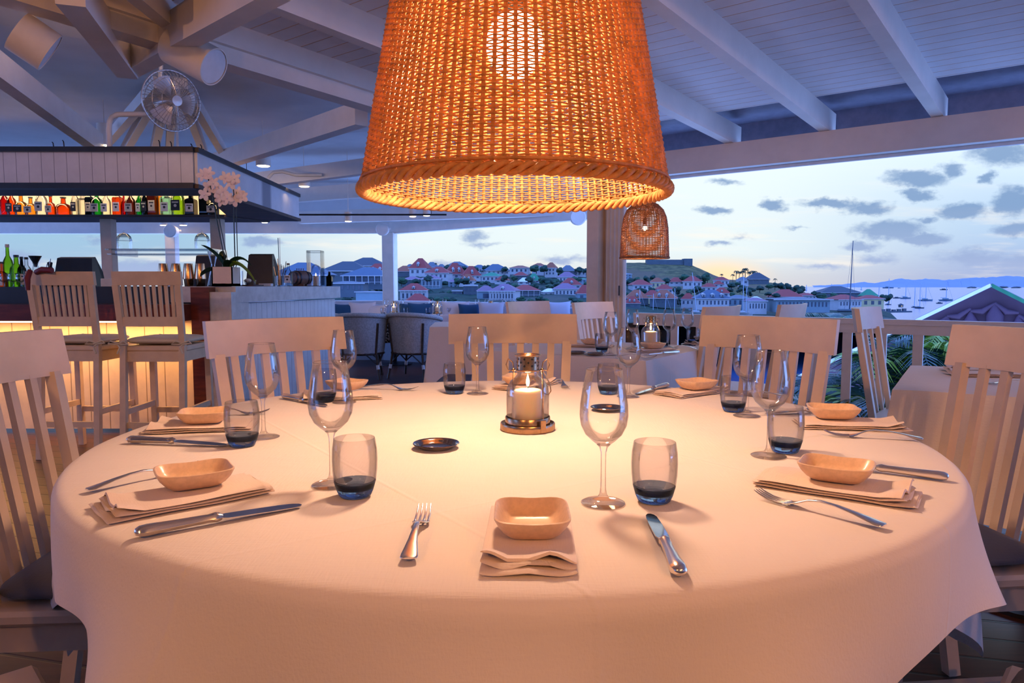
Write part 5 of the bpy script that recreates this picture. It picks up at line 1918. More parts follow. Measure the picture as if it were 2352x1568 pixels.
for (px, lb) in [(862, 'folded napkin at the left of the first far table'), (950, 'folded napkin between the two far lanterns'), (1050, 'folded napkin on the second far table')]:
    g = G(px, 724, FZ + .002); dup(NK, g, .2, lb, 'napkins on the far tables')

# banquette along the parapet with cushions
bq = empty('banquette', (0, 0, 0), 0, 'long blue-grey upholstered banquette along the far parapet', 'banquette')
A0 = P(772, 700, 10.9); A0.z = 0; A1 = P(900, 700, 10.9); A1.z = 0
B1 = P(1345, 700, 9.2); B1.z = 0
def seg(a, b_, nm, z0, z1, d, off):
    e = (b_ - a).normalized(); n = Vector((-e.y, e.x, 0))
    MB().beam(a + n * off + Vector((0, 0, (z0 + z1) / 2)), b_ + n * off + Vector((0, 0, (z0 + z1) / 2)), d, z1 - z0).build(nm, 'banquette_fabric', bq)
for a, b_ in ((A0, A1), (A1, B1)):
    seg(a, b_, 'seat', .0, .44, .60, 0)
    seg(a, b_, 'back', .44, .80, .16, .30)


def pillow(px, py, Y, rz, m, lb, w=.46, tilt=.25, s_=1):
    p = P(px, py, Y)
    t = MB()
    def fn(u, v, sg):
        x = (u * 2 - 1); z = (v * 2 - 1)
        e = (1 - x ** 4) * (1 - z ** 4)
        cx = x * (1 - .10 * (1 - abs(z) ** 2)) ; cz = z * (1 - .10 * (1 - abs(x) ** 2))
        q = Vector((cx * w / 2, sg * .055 * e ** .6 * s_, cz * w / 2 * .95))
        q = Matrix.Rotation(-tilt, 3, 'X') @ q
        return q
    t.grid(lambda u, v: fn(u, v, -1), 14, 14); t.grid(lambda u, v: fn(u, 1 - v, 1), 14, 14)
    return thing(t, 'cushion', m, lb, 'cushion', 'cushions on the banquette', 60, p, rz)


for (px, py, m_, lb, rz, w) in [(790, 722, 'navy_cushion', 'navy cushion at the left end of the banquette', 0, .40), (832, 722, 'pale_cushion', 'pale cushion beside the navy one, left of the far post', .15, .46), (862, 724, 'pale_cushion', 'pale cushion just left of the far post', -.1, .4),
                            (945, 724, 'navy_cushion', 'navy cushion between the far lanterns', 0, .44), (966, 722, 'navy_cushion', 'navy cushion behind the second far lantern', .2, .42), (1046, 722, 'pale_cushion', 'pale cushion right of the second far lantern', 0, .46), (1078, 721, 'navy_cushion', 'small navy cushion left of the third far lantern', .1, .36),
                            (1282, 721, 'pale_cushion', 'pale cushion between the two lavender backed chairs', .2, .42), (1128, 721, 'pale_cushion', 'pale cushion behind the third far lantern', 0, .42)]:
    pillow(px, py, 10.3 if px < 900 else 10.3 - (px - 900) * .0028, rz, m_, lb, w * .85)


# wicker armchairs
def make_armchair(loc, rz, lb):
    t = empty('wicker_armchair', loc, rz, lb, 'armchair', 'grey wicker tub armchairs')
    def fn(u, v):
        a = -PI * 1.08 / 2 * 1.0 + (u - .5) * 0 
        a = -PI / 2 + (u - .5) * PI * 1.25
        topz = .70 + .06 * math.cos((u - .5) * PI * 1.1)
        z = .30 + v * (topz - .30)
        rr = .26 + .05 * v
        return Vector((rr * math.cos(a) * 1.05, rr * math.sin(a), z))
    m = MB()
    m.grid(fn, 44, 12)
    def fi(u, v):
        p = fn(1 - u, v); return Vector((p.x * .93, p.y * .93, p.z))
    m.grid(fi, 44, 12)
    m.build('woven_shell', 'grey_rattan', t, 60)
    pts = [fn(i / 44, 1) for i in range(45)]
    MB().tube(pts, .028, 8).build('rolled_rim', 'grey_rattan', t, 60)
    MB().lathe([(0, .36), (.25, .36), (.26, .39), (.25, .42), (0, .43)], 28).build('seat', 'pale_cushion', t, 50)
    MB().tube([(.27 * math.cos(2 * PI * k / 24), .25 * math.sin(2 * PI * k / 24), .30) for k in range(24)], .016, 7, True).build('base_ring', 'dark_cane', t, 60)
    for k, a in enumerate((-2.35, -.79, .79, 2.35)):
        c, s_ = math.cos(a), math.sin(a)
        lg_ = MB().tube([(c * .33, s_ * .33, .0), (c * .27, s_ * .27, .32), (c * .31, s_ * .31, .66 if s_ < 0 else .5)], .015, 8).build('leg', 'dark_cane', t, 60)
        MB().tube([(c * .306, s_ * .306, .12), (c * .296, s_ * .296, .17)], .019, 8).build('binding', 'paper', lg_, 40)
        for q in (-.5, .5):
            MB().tube([(c * .30, s_ * .30, .17), (math.cos(a + q) * .27, math.sin(a + q) * .26, .30)], .008, 6).build('brace', 'dark_cane', t, 60)
    return t


q = G(842, 874, 0)
AC = make_armchair((q.x - .12, q.y + .28, 0), .12, 'left wicker armchair beyond the bar end')
q = G(925, 872, 0)
dup(AC, (q.x + .10, q.y + .28, 0), -.30, 'right wicker armchair beside the tablecloth corner')
for (px, lb, zr) in ((812, 'black and white patterned cushion on the left wicker armchair', .1), (912, 'black and white patterned cushion on the right wicker armchair', -.1)):
    pass
m_, t_ = newmat('pattern_fabric')
b = t_.n('ShaderNodeBsdfPrincipled')
co = t_.n('ShaderNodeTexCoord').outputs['Object']
wv = t_.n('ShaderNodeTexWave', wave_type='RINGS')
t_.set(wv.inputs['Vector'], co)
wv.inputs['Scale'].default_value = 9; wv.inputs['Distortion'].default_value = 9; wv.inputs['Detail'].default_value = 1; wv.inputs['Detail Scale'].default_value = 3
t_.set(b.inputs['Base Color'], t_.mix(t_.step(wv.outputs['Fac'], .52, .66), (.012, .02, .035), (.55, .62, .68)))
b.inputs['Roughness'].default_value = .8
finish(t_, b.outputs[0])
pillow(806, 754, 8.75, .1, 'pattern_fabric', 'black and white patterned cushion on the left wicker armchair', .40, .1)
pillow(911, 754, 8.75, -.1, 'pattern_fabric', 'black and white patterned cushion on the right wicker armchair', .40, .1)

# ------------------------------------------------------------------ OUTSIDE: sea, hills, town
SEA = EYE.z - 24.0
m, t_ = newmat('sea_water')
b = t_.n('ShaderNodeBsdfPrincipled')
co = t_.n('ShaderNodeTexCoord').outputs['Object']
nz = t_.noise(t_.v('MULTIPLY', co, (.6, 1.0, 1)), .02, 5, .6)
t_.set(b.inputs['Base Color'], t_.mix(nz, (.03, .08, .20), (.06, .13, .27)))
b.inputs['Roughness'].default_value = .22
bp = t_.n('ShaderNodeBump'); bp.inputs['Strength'].default_value = .35; bp.inputs['Distance'].default_value = .5
t_.set(bp.inputs['Height'], t_.noise(t_.v('MULTIPLY', co, (.35, 1.0, 1)), .35, 5, .65))
t_.set(b.inputs['Normal'], bp.outputs[0])
finish(t_, b.outputs[0])
# a wide fan of water ahead of the terrace
vs = []; fs = []
ys = [90, 250, 700, 2000, 6000, 20000, 52000]
for yy in ys: vs += [(-.75 * yy, yy, SEA), (1.2 * yy, yy, SEA)]
for i in range(len(ys) - 1): fs.append((i * 2, i * 2 + 1, i * 2 + 3, i * 2 + 2))
struct(MB().add(vs, fs), 'sea', 'sea_water')


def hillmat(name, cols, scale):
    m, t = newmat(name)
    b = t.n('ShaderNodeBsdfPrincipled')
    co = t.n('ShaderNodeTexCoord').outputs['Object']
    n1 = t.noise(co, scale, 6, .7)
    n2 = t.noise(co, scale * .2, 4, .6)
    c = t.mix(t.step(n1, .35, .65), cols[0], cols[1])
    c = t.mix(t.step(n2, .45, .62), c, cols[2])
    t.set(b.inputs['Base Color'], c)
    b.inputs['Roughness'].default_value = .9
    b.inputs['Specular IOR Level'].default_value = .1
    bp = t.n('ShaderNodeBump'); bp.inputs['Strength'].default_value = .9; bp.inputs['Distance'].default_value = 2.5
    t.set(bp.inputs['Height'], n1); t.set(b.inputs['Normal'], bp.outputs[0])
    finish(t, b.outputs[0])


hillmat('town_ground', ((.012, .035, .028), (.03, .06, .04), (.06, .07, .06)), .12)
hillmat('fort_hill', ((.04, .05, .025), (.13, .12, .05), (.10, .08, .05)), .10)
hillmat('far_island', ((.17, .21, .34), (.19, .23, .36), (.20, .24, .37)), .0005)  # aerial haze is put into the island's blue colour


def interp(xs, x):
    for (a, ya_), (b_, yb_) in zip(xs, xs[1:]):
        if a <= x <= b_: return ya_ + (yb_ - ya_) * (x - a) / (b_ - a)
    return xs[0][1] if x < xs[0][0] else xs[-1][1]


def terrain(name, sky, front, Y0, Y1, px0, px1, m, seed, pw=.8, nu=160, nv=26, rough=2.2):
    rnd = random.Random(seed)
    ph = [rnd.uniform(0, 6) for _ in range(6)]
    def fn(u, v):
        px = px0 + (px1 - px0) * u
        if v > .9:
            Y = Y1 + (v - .9) * 10 * 120
            p = P(px, interp(sky, px), Y1)
            return Vector((p.x, Y, p.z - (v - .9) * 10 * 60))
        s_ = v / .9
        Y = Y0 + (Y1 - Y0) * s_
        yy = front + (interp(sky, px) - front) * s_ ** pw
        wob = math.sin(px * .05 + ph[0] + s_ * 5) + math.sin(px * .13 + ph[1] - s_ * 9) * .6 + math.sin(px * .31 + ph[2] + s_ * 17) * .3
        p = P(px, yy + rough * .4 * wob * (1 - abs(2 * s_ - 1) * .5), Y)
        return p
    struct(MB().grid(fn, nu, nv), name, m, 60)


town_sky = [(-700, 668), (600, 668), (700, 660), (760, 645), (800, 634), (900, 632), (960, 628), (1050, 624), (1200, 626), (1340, 626), (1420, 640), (1520, 668), (1640, 690), (1760, 700), (1900, 706), (2040, 712), (2070, 742), (2200, 790), (2600, 800)]
terrain('terrain_town', town_sky, 742, 200, 520, -300, 2500, 'town_ground', 3)
fort_sky = [(1100, 680), (1290, 640), (1380, 612), (1433, 602), (1500, 601), (1582, 604), (1605, 614), (1640, 630), (1665, 641), (1720, 643), (1790, 650), (1840, 664), (1856, 676), (1875, 695), (1950, 720), (2100, 780)]
terrain('terrain_fort_hill', fort_sky, 700, 540, 800, 1150, 2000, 'fort_hill', 5, .9)
isl = [(1870, 658), (1930, 653), (1950, 651), (1985, 647), (2005, 650), (2040, 645), (2070, 639), (2100, 643), (2125, 640), (2170, 643), (2230, 638), (2290, 636), (2320, 633), (2352, 636), (2450, 633), (2600, 645), (2800, 658)]
m = MB()
vs = []; fs = []
rnd = random.Random(4)
N = 120
for i in range(N + 1):
    px = 1870 + (2800 - 1870) * i / N
    y = interp(isl, px) + rnd.uniform(-.8, .8)
    a = P(px, 660, 15000); b_ = P(px, y, 17000); c = P(px, y + 3, 20000); d_ = P(px, 660, 22000)
    vs += [a, (a + b_) / 2 + Vector((rnd.uniform(-60, 60), 0, 30)), b_, c, d_]
for i in range(N):
    for j in range(4): fs.append((i * 5 + j, (i + 1) * 5 + j, (i + 1) * 5 + j + 1, i * 5 + j + 1))
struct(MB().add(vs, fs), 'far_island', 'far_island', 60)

for nm, c in dict(red=(.22, .028, .02), rust=(.22, .06, .025), blue=(.045, .075, .11), grey=(.08, .10, .12), green=(.015, .17, .08), white=(.5, .52, .5), dark=(.03, .04, .05), lilac=(.16, .09, .13)).items():
    m, t_ = newmat('roof_' + nm)
    b = t_.n('ShaderNodeBsdfPrincipled')
    co = t_.n('ShaderNodeTexCoord').outputs['Object']
    wv = t_.n('ShaderNodeTexWave'); t_.set(wv.inputs['Vector'], co); wv.inputs['Scale'].default_value = 2.2
    nz = t_.noise(co, .8, 4, .6)
    f = t_.m('ADD', t_.m('MULTIPLY', wv.outputs['Fac'], .35), t_.m('MULTIPLY', nz, .6))
    t_.set(b.inputs['Base Color'], t_.mix(f, tuple(q * .75 for q in c), tuple(min(1, q * 1.25) for q in c)))
    b.inputs['Roughness'].default_value = .75
    finish(t_, b.outputs[0])
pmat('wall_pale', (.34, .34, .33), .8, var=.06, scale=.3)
pmat('wall_blue', (.14, .20, .22), .8, var=.06, scale=.3)
pmat('wall_yellow', (.42, .36, .18), .8, var=.06, scale=.3)
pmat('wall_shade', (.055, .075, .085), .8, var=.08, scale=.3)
pmat('window_dark', (.02, .035, .06), .3, var=.1)
pmat('foliage_far', (.010, .040, .025), .9, var=.5, scale=.6, bump=.8, bscale=2)
pmat('foliage_mid', (.018, .065, .03), .9, var=.5, scale=.6, bump=.8, bscale=2)
pmat('trunk', (.05, .04, .035), .9)
HN = [0]


def house(px, py, wpx, Y, roof='red', wall='pale', hw=.42, hr=.42, rz=0.0, dormers=0, nwin=4, lb='', kind='hip', depth=.75, veranda=False):
    """px,py: middle of the wall foot; wpx: width; hw/hr: wall and roof height against the width"""
    c = P(px, py, Y)
    W = wpx * Y / F; D = W * depth; Hh = W * hw; Rh = W * hr
    t = empty('house', c, rz, lb, 'house', 'houses of the harbour town')
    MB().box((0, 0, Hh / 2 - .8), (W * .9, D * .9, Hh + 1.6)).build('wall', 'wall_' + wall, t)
    e = .0
    hx, hy = W / 2, D / 2
    if kind == 'gable':
        vs = [(-hx, -hy, Hh), (hx, -hy, Hh), (hx, hy, Hh), (-hx, hy, Hh), (0, -hy, Hh + Rh), (0, hy, Hh + Rh)]
        fs = [(0, 3, 2, 1), (0, 1, 4), (2, 3, 5), (1, 2, 5, 4), (3, 0, 4, 5)]
    else:
        rl = max(0, (hx - hy) * .9) if kind == 'hip' else hx * .05
        vs = [(-hx, -hy, Hh), (hx, -hy, Hh), (hx, hy, Hh), (-hx, hy, Hh), (-rl, 0, Hh + Rh), (rl + .01, 0, Hh + Rh)]
        fs = [(0, 3, 2, 1), (0, 1, 5, 4), (1, 2, 5), (2, 3, 4, 5), (3, 0, 4)]
    MB().add(vs, fs).build('roof', 'roof_' + roof, t)
    if Y < 700 and W > 3:
        MB().box((0, -hy, Hh - .05 * Hh), (W, .15, .10 * Hh)).build('eaves', 'wall_pale', t)
    rows_ = 2 if hw > .5 else 1
    for r in range(rows_):
        for i in range(nwin):
            x = (i + .5) / nwin * W * .84 - W * .42
            z = Hh * (.45 if rows_ == 1 else (.25 + .45 * r))
            MB().box((x, -D * .45 - .02, z), (W * .84 / nwin * .42, .12, Hh * (.5 if rows_ == 1 else .26))).build('window', 'window_dark', t)
    if veranda and nwin:
        for i in range(nwin + 1):
            x = i / nwin * W * .88 - W * .44
            MB().box((x, -hy - .3, Hh * .45), (.14 * W / 10, .2, Hh * .95)).build('veranda_post', 'wall_pale', t)
        MB().box((0, -hy - .3, Hh * .22), (W * .9, .1, Hh * .05)).build('veranda_rail', 'wall_pale', t)
    for i in range(dormers):
        x = (i - (dormers - 1) / 2) * W * .26
        z = Hh + Rh * .32; y = -hy * .72
        dm = MB().box((x, y, z), (W * .09, D * .2, Rh * .26))
        dm.add([(x - W * .06, y - D * .11, z + Rh * .13), (x + W * .06, y - D * .11, z + Rh * .13), (x, y - D * .11, z + Rh * .30), (x - W * .06, y + D * .2, z + Rh * .13), (x + W * .06, y + D * .2, z + Rh * .13), (x, y + D * .2, z + Rh * .30)], [(0, 1, 2), (5, 4, 3), (0, 2, 5, 3), (2, 1, 4, 5)])
        d_ = dm.build('dormer', 'wall_pale', t)
        MB().box((x, y - D * .115, z - Rh * .01), (W * .05, .1, Rh * .16)).build('dormer_window', 'window_dark', d_)
    return t


# left slope (x 770..890): large near villas
H_ = house
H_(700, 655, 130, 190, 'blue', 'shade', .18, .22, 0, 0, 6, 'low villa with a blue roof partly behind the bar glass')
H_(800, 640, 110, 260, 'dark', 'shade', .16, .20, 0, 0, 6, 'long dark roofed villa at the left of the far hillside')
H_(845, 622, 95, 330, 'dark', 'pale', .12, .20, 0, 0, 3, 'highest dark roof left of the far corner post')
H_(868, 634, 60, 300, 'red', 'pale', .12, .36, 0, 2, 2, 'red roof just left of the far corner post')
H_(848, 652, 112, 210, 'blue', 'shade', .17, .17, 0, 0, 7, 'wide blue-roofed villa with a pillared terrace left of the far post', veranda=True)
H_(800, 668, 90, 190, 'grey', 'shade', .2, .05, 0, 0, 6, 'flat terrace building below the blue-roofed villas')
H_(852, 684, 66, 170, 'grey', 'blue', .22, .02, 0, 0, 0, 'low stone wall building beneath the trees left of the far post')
# middle town
data = [
 (930, 630, 44, 470, 'rust', 'shade', .15, .3, 0, 2, 'small rust roofed house right of the far post on the ridge'),
 (942, 622, 26, 500, 'grey', 'pale', .2, .4, 0, 1, 'tiny grey gabled house on the ridge right of the far post'),
 (966, 630, 46, 460, 'red', 'pale', .3, .5, 1, 3, 'red house with a steep peak below the first ridge palm'),
 (992, 622, 34, 500, 'grey', 'pale', .25, .35, 0, 2, 'grey roofed house between the two ridge palms'),
 (1014, 622, 26, 500, 'grey', 'pale', .2, .4, 0, 1, 'second small grey gable on the ridge'),
 (1008, 640, 60, 430, 'red', 'pale', .22, .24, 1, 5, 'red roofed house with creepers below the ridge palms'),
 (1050, 622, 56, 510, 'grey', 'blue', .16, .22, 0, 3, 'long grey roof beside the crane on the ridge'),
 (1045, 638, 52, 450, 'red', 'pale', .16, .5, 2, 3, 'steep red roof with two dormers left of the crane'),
 (948, 655, 44, 420, 'lilac', 'shade', .3, .16, 0, 4, 'low lilac roofed house under the red peaked house'),
 (992, 660, 48, 400, 'lilac', 'blue', .42, .16, 0, 5, 'lilac roofed house with a balcony in mid-slope'),
 (952, 690, 66, 330, 'red', 'pale', .36, .24, 1, 6, 'white veranda house with red roof low beside the far post'),
 (960, 706, 64, 270, 'red', 'pale', .2, .30, 0, 0, 'dark red roof nearest the parapet below the veranda house'),
 (1040, 660, 22, 410, 'lilac', 'blue', .6, .2, 0, 2, 'narrow lilac roofed house left of the crane mast'),
 (1082, 640, 44, 440, 'red', 'pale', .16, .5, 1, 3, 'steep crimson roof with one dormer right of the crane'),
 (1074, 652, 38, 410, 'rust', 'pale', .2, .4, 2, 3, 'rust roofed house with two dormers below the crimson roof'),
 (1082, 688, 36, 360, 'grey', 'shade', .95, .03, 0, 3, 'dark flat-topped four storey block right of the crane'),
 (1052, 690, 26, 360, 'grey', 'shade', .9, .03, 0, 2, 'unfinished dark block at the foot of the crane'),
 (1101, 626, 36, 510, 'blue', 'pale', .28, .22, 0, 3, 'blue roofed house on the ridge right of the crane'),
 (1138, 630, 62, 480, 'blue', 'pale', .14, .24, 0, 5, 'broad blue hip roof on the ridge'),
 (1130, 645, 46, 440, 'green', 'pale', .24, .18, 0, 4, 'pale house with a bright green roof'),
 (1154, 648, 34, 430, 'red', 'pale', .14, .26, 0, 2, 'low red roof right of the green roofed house'),
 (1195, 626, 48, 510, 'rust', 'pale', .22, .12, 0, 4, 'long pale house with a brown roof on the ridge'),
 (1196, 638, 34, 470, 'red', 'shade', .16, .24, 0, 2, 'small red roof below the long brown roofed house'),
 (1204, 652, 32, 430, 'white', 'pale', .16, .3, 0, 2, 'house with a white roof left of the green gable'),
 (1226, 648, 32, 440, 'green', 'pale', .12, .5, 1, 2, 'bright green gabled roof in the middle of the town'),
 (1238, 628, 34, 500, 'rust', 'pale', .5, .2, 0, 2, 'pale house with a sloping white side wall on the ridge'),
 (1266, 632, 28, 480, 'rust', 'pale', .6, .45, 0, 3, 'tall house with a pointed brown roof on the ridge'),
 (1304, 630, 40, 490, 'grey', 'shade', .2, .32, 0, 3, 'grey roofed house among trees right of the pointed roof'),
 (1332, 632, 30, 490, 'rust', 'pale', .3, .2, 0, 3, 'brown roofed house next to the square pillar on the ridge'),
 (1302, 646, 46, 440, 'lilac', 'pale', .22, .26, 0, 5, 'lilac roofed white house below the tree'),
 (1338, 650, 30, 430, 'green', 'blue', .3, .08, 0, 3, 'low teal roofed house beside the pillar'),
 (1310, 662, 50, 400, 'red', 'pale', .16, .32, 1, 3, 'red roofed house with a dormer left of the pillar'),
 (1298, 678, 58, 360, 'lilac', 'pale', .26, .22, 0, 6, 'lilac roofed house low left of the pillar'),
 (1342, 686, 40, 340, 'red', 'blue', .3, .5, 0, 2, 'steep purple-red roof touching the pillar'),
 (1116, 688, 44, 330, 'lilac', 'blue', .46, .28, 0, 1, 'plain blue walled building right of the dark block'),
 (1160, 690, 66, 320, 'lilac', 'pale', .34, .24, 1, 8, 'long white building with two verandas in the lower town'),
 (1206, 680, 62, 350, 'red', 'shade', .22, .20, 0, 4, 'wide red roof right of the long veranda building'),
 (1262, 682, 40, 360, 'white', 'pale', .3, .2, 0, 3, 'small hazy white house with shutters in the lower town'),
]
for (px, py, w, Y, roof, wall, hw, hr, dm, nw, lb) in data:
    H_(px, py, w, Y, roof, wall, hw, hr, R_.uniform(-.35, .35), dm, nw, lb, veranda=('veranda' in lb or 'balcony' in lb))
data = [
 (1440, 641, 20, 560, 'grey', 'blue', .6, .1, 0, 2, 'blue house at the left foot of the fort hill'),
 (1470, 664, 50, 450, 'red', 'pale', .2, .24, 0, 4, 'red roofed long house right of the shutter panels'),
 (1509, 660, 34, 460, 'rust', 'yellow', .36, .3, 0, 3, 'pale yellow house under a rust roof'),
 (1552, 652, 40, 480, 'red', 'pale', .12, .26, 0, 3, 'red roofed villa mid-slope behind the first mast'),
 (1590, 658, 46, 460, 'red', 'pale', .26, .26, 0, 4, 'red roofed house right of the leaning mast'),
 (1525, 672, 40, 420, 'red', 'pale', .2, .28, 0, 3, 'red hip roofed house in the trees'),
 (1656, 654, 38, 520, 'red', 'pale', .28, .2, 0, 4, 'pale house with red roof below the glow of the sunset'),
 (1628, 668, 38, 450, 'red', 'pale', .24, .24, 0, 3, 'red roofed house with a terrace in the middle of the slope'),
 (1650, 658, 26, 480, 'red', 'pale', .2, .3, 0, 2, 'small red roof behind the terrace house'),
 (1657, 680, 40, 420, 'red', 'pale', .18, .32, 1, 2, 'red and white gable above the blue roofed long house'),
 (1462, 692, 56, 330, 'rust', 'shade', .14, .34, 1, 3, 'dark red roof at the lower left of the harbour'),
 (1498, 690, 40, 340, 'red', 'yellow', .3, .3, 0, 3, 'cream house with red roof above the harbour'),
 (1524, 696, 64, 320, 'rust', 'shade', .18, .30, 2, 5, 'broad dark red roof with dormers in the harbour'),
 (1452, 704, 40, 300, 'red', 'shade', .2, .4, 2, 2, 'crimson roofed house at the harbour front left'),
 (1580, 700, 34, 330, 'red', 'pale', .4, .4, 0, 3, 'pale house with a steep red roof behind the mooring masts'),
 (1632, 702, 80, 310, 'blue', 'pale', .22, .24, 3, 8, 'long harbour house with a blue mansard roof and dormers'),
 (1694, 702, 54, 320, 'grey', 'blue', .34, .12, 0, 4, 'blue-grey house right of the mansard roof'),
 (1735, 697, 36, 330, 'white', 'blue', .2, .26, 0, 2, 'house with a pale blue roof in the harbour'),
 (1733, 712, 48, 300, 'lilac', 'pale', .46, .14, 0, 6, 'galleried white building behind the chair backs'),
 (1802, 690, 76, 360, 'red', 'pale', .12, .22, 0, 9, 'large red hip roof beside the railing chairs'),
 (1850, 690, 46, 370, 'red', 'pale', .26, .12, 0, 5, 'lower red roof right of the large red hip roof'),
 (1830, 707, 130, 300, 'grey', 'blue', .16, .03, 0, 14, 'long low arcade with many windows behind the chairs'),
 (1920, 682, 90, 460, 'dark', 'shade', .12, .16, 0, 3, 'wide dark shed roof beyond the tall mast'),
 (1948, 676, 50, 480, 'dark', 'shade', .1, .1, 0, 2, 'raised dark roof section beside the tall mast'),
 (1994, 684, 36, 430, 'green', 'shade', .14, .42, 0, 1, 'dark green domed roof at the water edge'),
 (1935, 704, 70, 330, 'red', 'pale', .24, .16, 0, 7, 'white building with a red roof left of the pier'),
 (1995, 702, 56, 350, 'red', 'yellow', .3, .14, 0, 3, 'cream building with a red roof at the pier'),
 (1738, 648, 50, 560, 'dark', 'shade', .14, .3, 0, 5, 'large dark house under the palms on the headland'),
 (1705, 652, 30, 560, 'grey', 'pale', .3, .24, 0, 2, 'pale house left of the headland palms'),
]
for (px, py, w, Y, roof, wall, hw, hr, dm, nw, lb) in data:
    H_(px, py, w, Y, roof, wall, hw, hr, R_.uniform(-.3, .3), dm, nw, lb)
# fort
p = P(1535, 606, 790)
t = empty('fort', p, 0, 'long low stone fort wall on top of the dark hill', 'fort')
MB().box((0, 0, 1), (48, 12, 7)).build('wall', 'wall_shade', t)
MB().box((20, -2, 1.5), (9, 12, 8)).build('bastion', 'wall_shade', t)


# trees
def tree_mesh(seed):
    r = random.Random(seed)
    m = MB()
    for i in range(9):
        a = r.uniform(0, 6.28); q = r.uniform(.1, .75)
        m.ball((q * math.cos(a), q * math.sin(a) * .8, .55 + r.uniform(-.3, .45)), r.uniform(.32, .55), 5, (1, 1, .8), .22, r)
    return m


def make_tree(seed, mt, loc, s_, lb):
    t = empty('tree', loc, 0, lb, 'tree', 'dark trees of the town slope')
    tree_mesh(seed).build('crown', mt, t, 80)
    MB().tube([(0, 0, -.6), (.03, 0, .5)], .07, 6).build('trunk', 'trunk', t)
    t.scale = (s_,) * 3
    return t


rows_t = [('between the hillside villas', 660, 400, [(775, -12), (790, -2), (822, -18), (858, -14), (880, -16), (922, -10), (936, 6), (955, -8), (972, 12), (986, -14), (1003, -8), (1012, 20), (1035, 12), (1048, -10), (1068, -8), (1092, 4), (1120, -4), (1140, 8), (1170, 4), (1188, 12), (1215, -12), (1240, 14), (1256, -8), (1275, 16), (1290, -4), (1318, -14), (1334, 12), (1346, -4)]),
          ('along the ridge line', 626, 480, [(925, 0), (1028, -3), (1068, -4), (1090, -3), (1118, -5), (1160, -3), (1220, -5), (1232, -5), (1250, -2), (1286, 0), (1294, 6), (1330, -1), (1346, 0)]),
          ('in the upper slope', 648, 430, [(930, 0), (962, -2), (980, 0), (1000, 2), (1020, -4), (1022, 6), (1066, 4), (1110, 6), (1158, -4), (1180, -6), (1225, 6), (1245, 0), (1258, 4), (1280, 6), (1326, 2)]),
          ('in the middle slope', 672, 370, [(770, -10), (812, -6), (830, 2), (846, 0), (862, -6), (880, -2), (925, 4), (985, 4), (1000, 10), (1015, 6), (1032, 8), (1100, 0), (1182, -6), (1214, 0), (1228, -8), (1246, 0), (1262, -10), (1280, -14)]),
          ('low near the water', 690, 300, [(795, 2), (806, -8), (826, -8), (870, -4), (884, 2), (988, 0), (1005, 4), (1024, 4), (1040, 4), (1200, 0), (1216, 4), (1240, 2), (1252, 6), (1316, 2), (1330, 6)]),
          ('on the fort hill foot', 656, 480, [(1440, 4), (1450, -4), (1465, -10), (1485, -8), (1500, -14), (1530, -6), (1570, -14), (1600, -14), (1612, -4), (1625, -14), (1680, 4), (1692, -2), (1676, 14), (1705, 10), (1720, 14), (1745, 10), (1765, 4), (1780, 4), (1795, 10), (1808, 8), (1820, 14), (1835, 16)]),
          ('among the harbour roofs', 686, 360, [(1440, -4), (1470, -14), (1495, -14), (1510, -6), (1556, -12), (1568, -4), (1585, -10), (1600, -16), (1612, -10), (1510, 12), (1560, 6), (1562, 14), (1600, 14), (1680, -6), (1700, -16), (1720, -8), (1765, -8), (1782, -4), (1870, -8), (1884, 0), (1893, 0), (1912, -2), (2030, 2), (2042, 4)])]
TM = [None, None, None]
for nm, by, Y, ps in rows_t:
    for i, (px, dy) in enumerate(ps):
        s_ = R_.uniform(7.5, 12.5) * Y / F
        loc = P(px, by + dy, Y + R_.uniform(-8, 8))
        loc.z -= s_ * .1
        k = R_.randrange(3)
        lb = 'dark tree ' + nm + ', ' + ORD[i] + ' from the left'
        if TM[k] is None: TM[k] = make_tree(k + 3, ['foliage_far', 'foliage_mid', 'foliage_far'][k], loc, s_, lb)
        else: dup(TM[k], loc, R_.uniform(0, 6), lb, None, (s_ * R_.uniform(.9, 1.7), s_, s_ * R_.uniform(.8, 1.15)))


def palm_tree(px, py, Y, h, lb, first=None):
    loc = P(px, py, Y)
    if first is not None:
        return dup(first, loc, R_.uniform(0, 6), lb, None, h)
    t = empty('palm_tree', loc, 0, lb, 'palm', 'palms on the skyline')
    MB().tube([(0, 0, -.2), (.02, 0, .5), (.0, 0, 1)], .028, 6).build('trunk', 'trunk', t)
    for k in range(12):
        a = k * 2.4; r = .32
        m = leaf(MB(), curve3((0, 0, 1), (r * .5 * math.cos(a), r * .5 * math.sin(a), 1.16 - .015 * k), (r * math.cos(a), r * math.sin(a), .88 - .05 * (k % 4))), .10)
        m.build('frond', 'foliage_far', t)
    t.scale = (h,) * 3
    return t


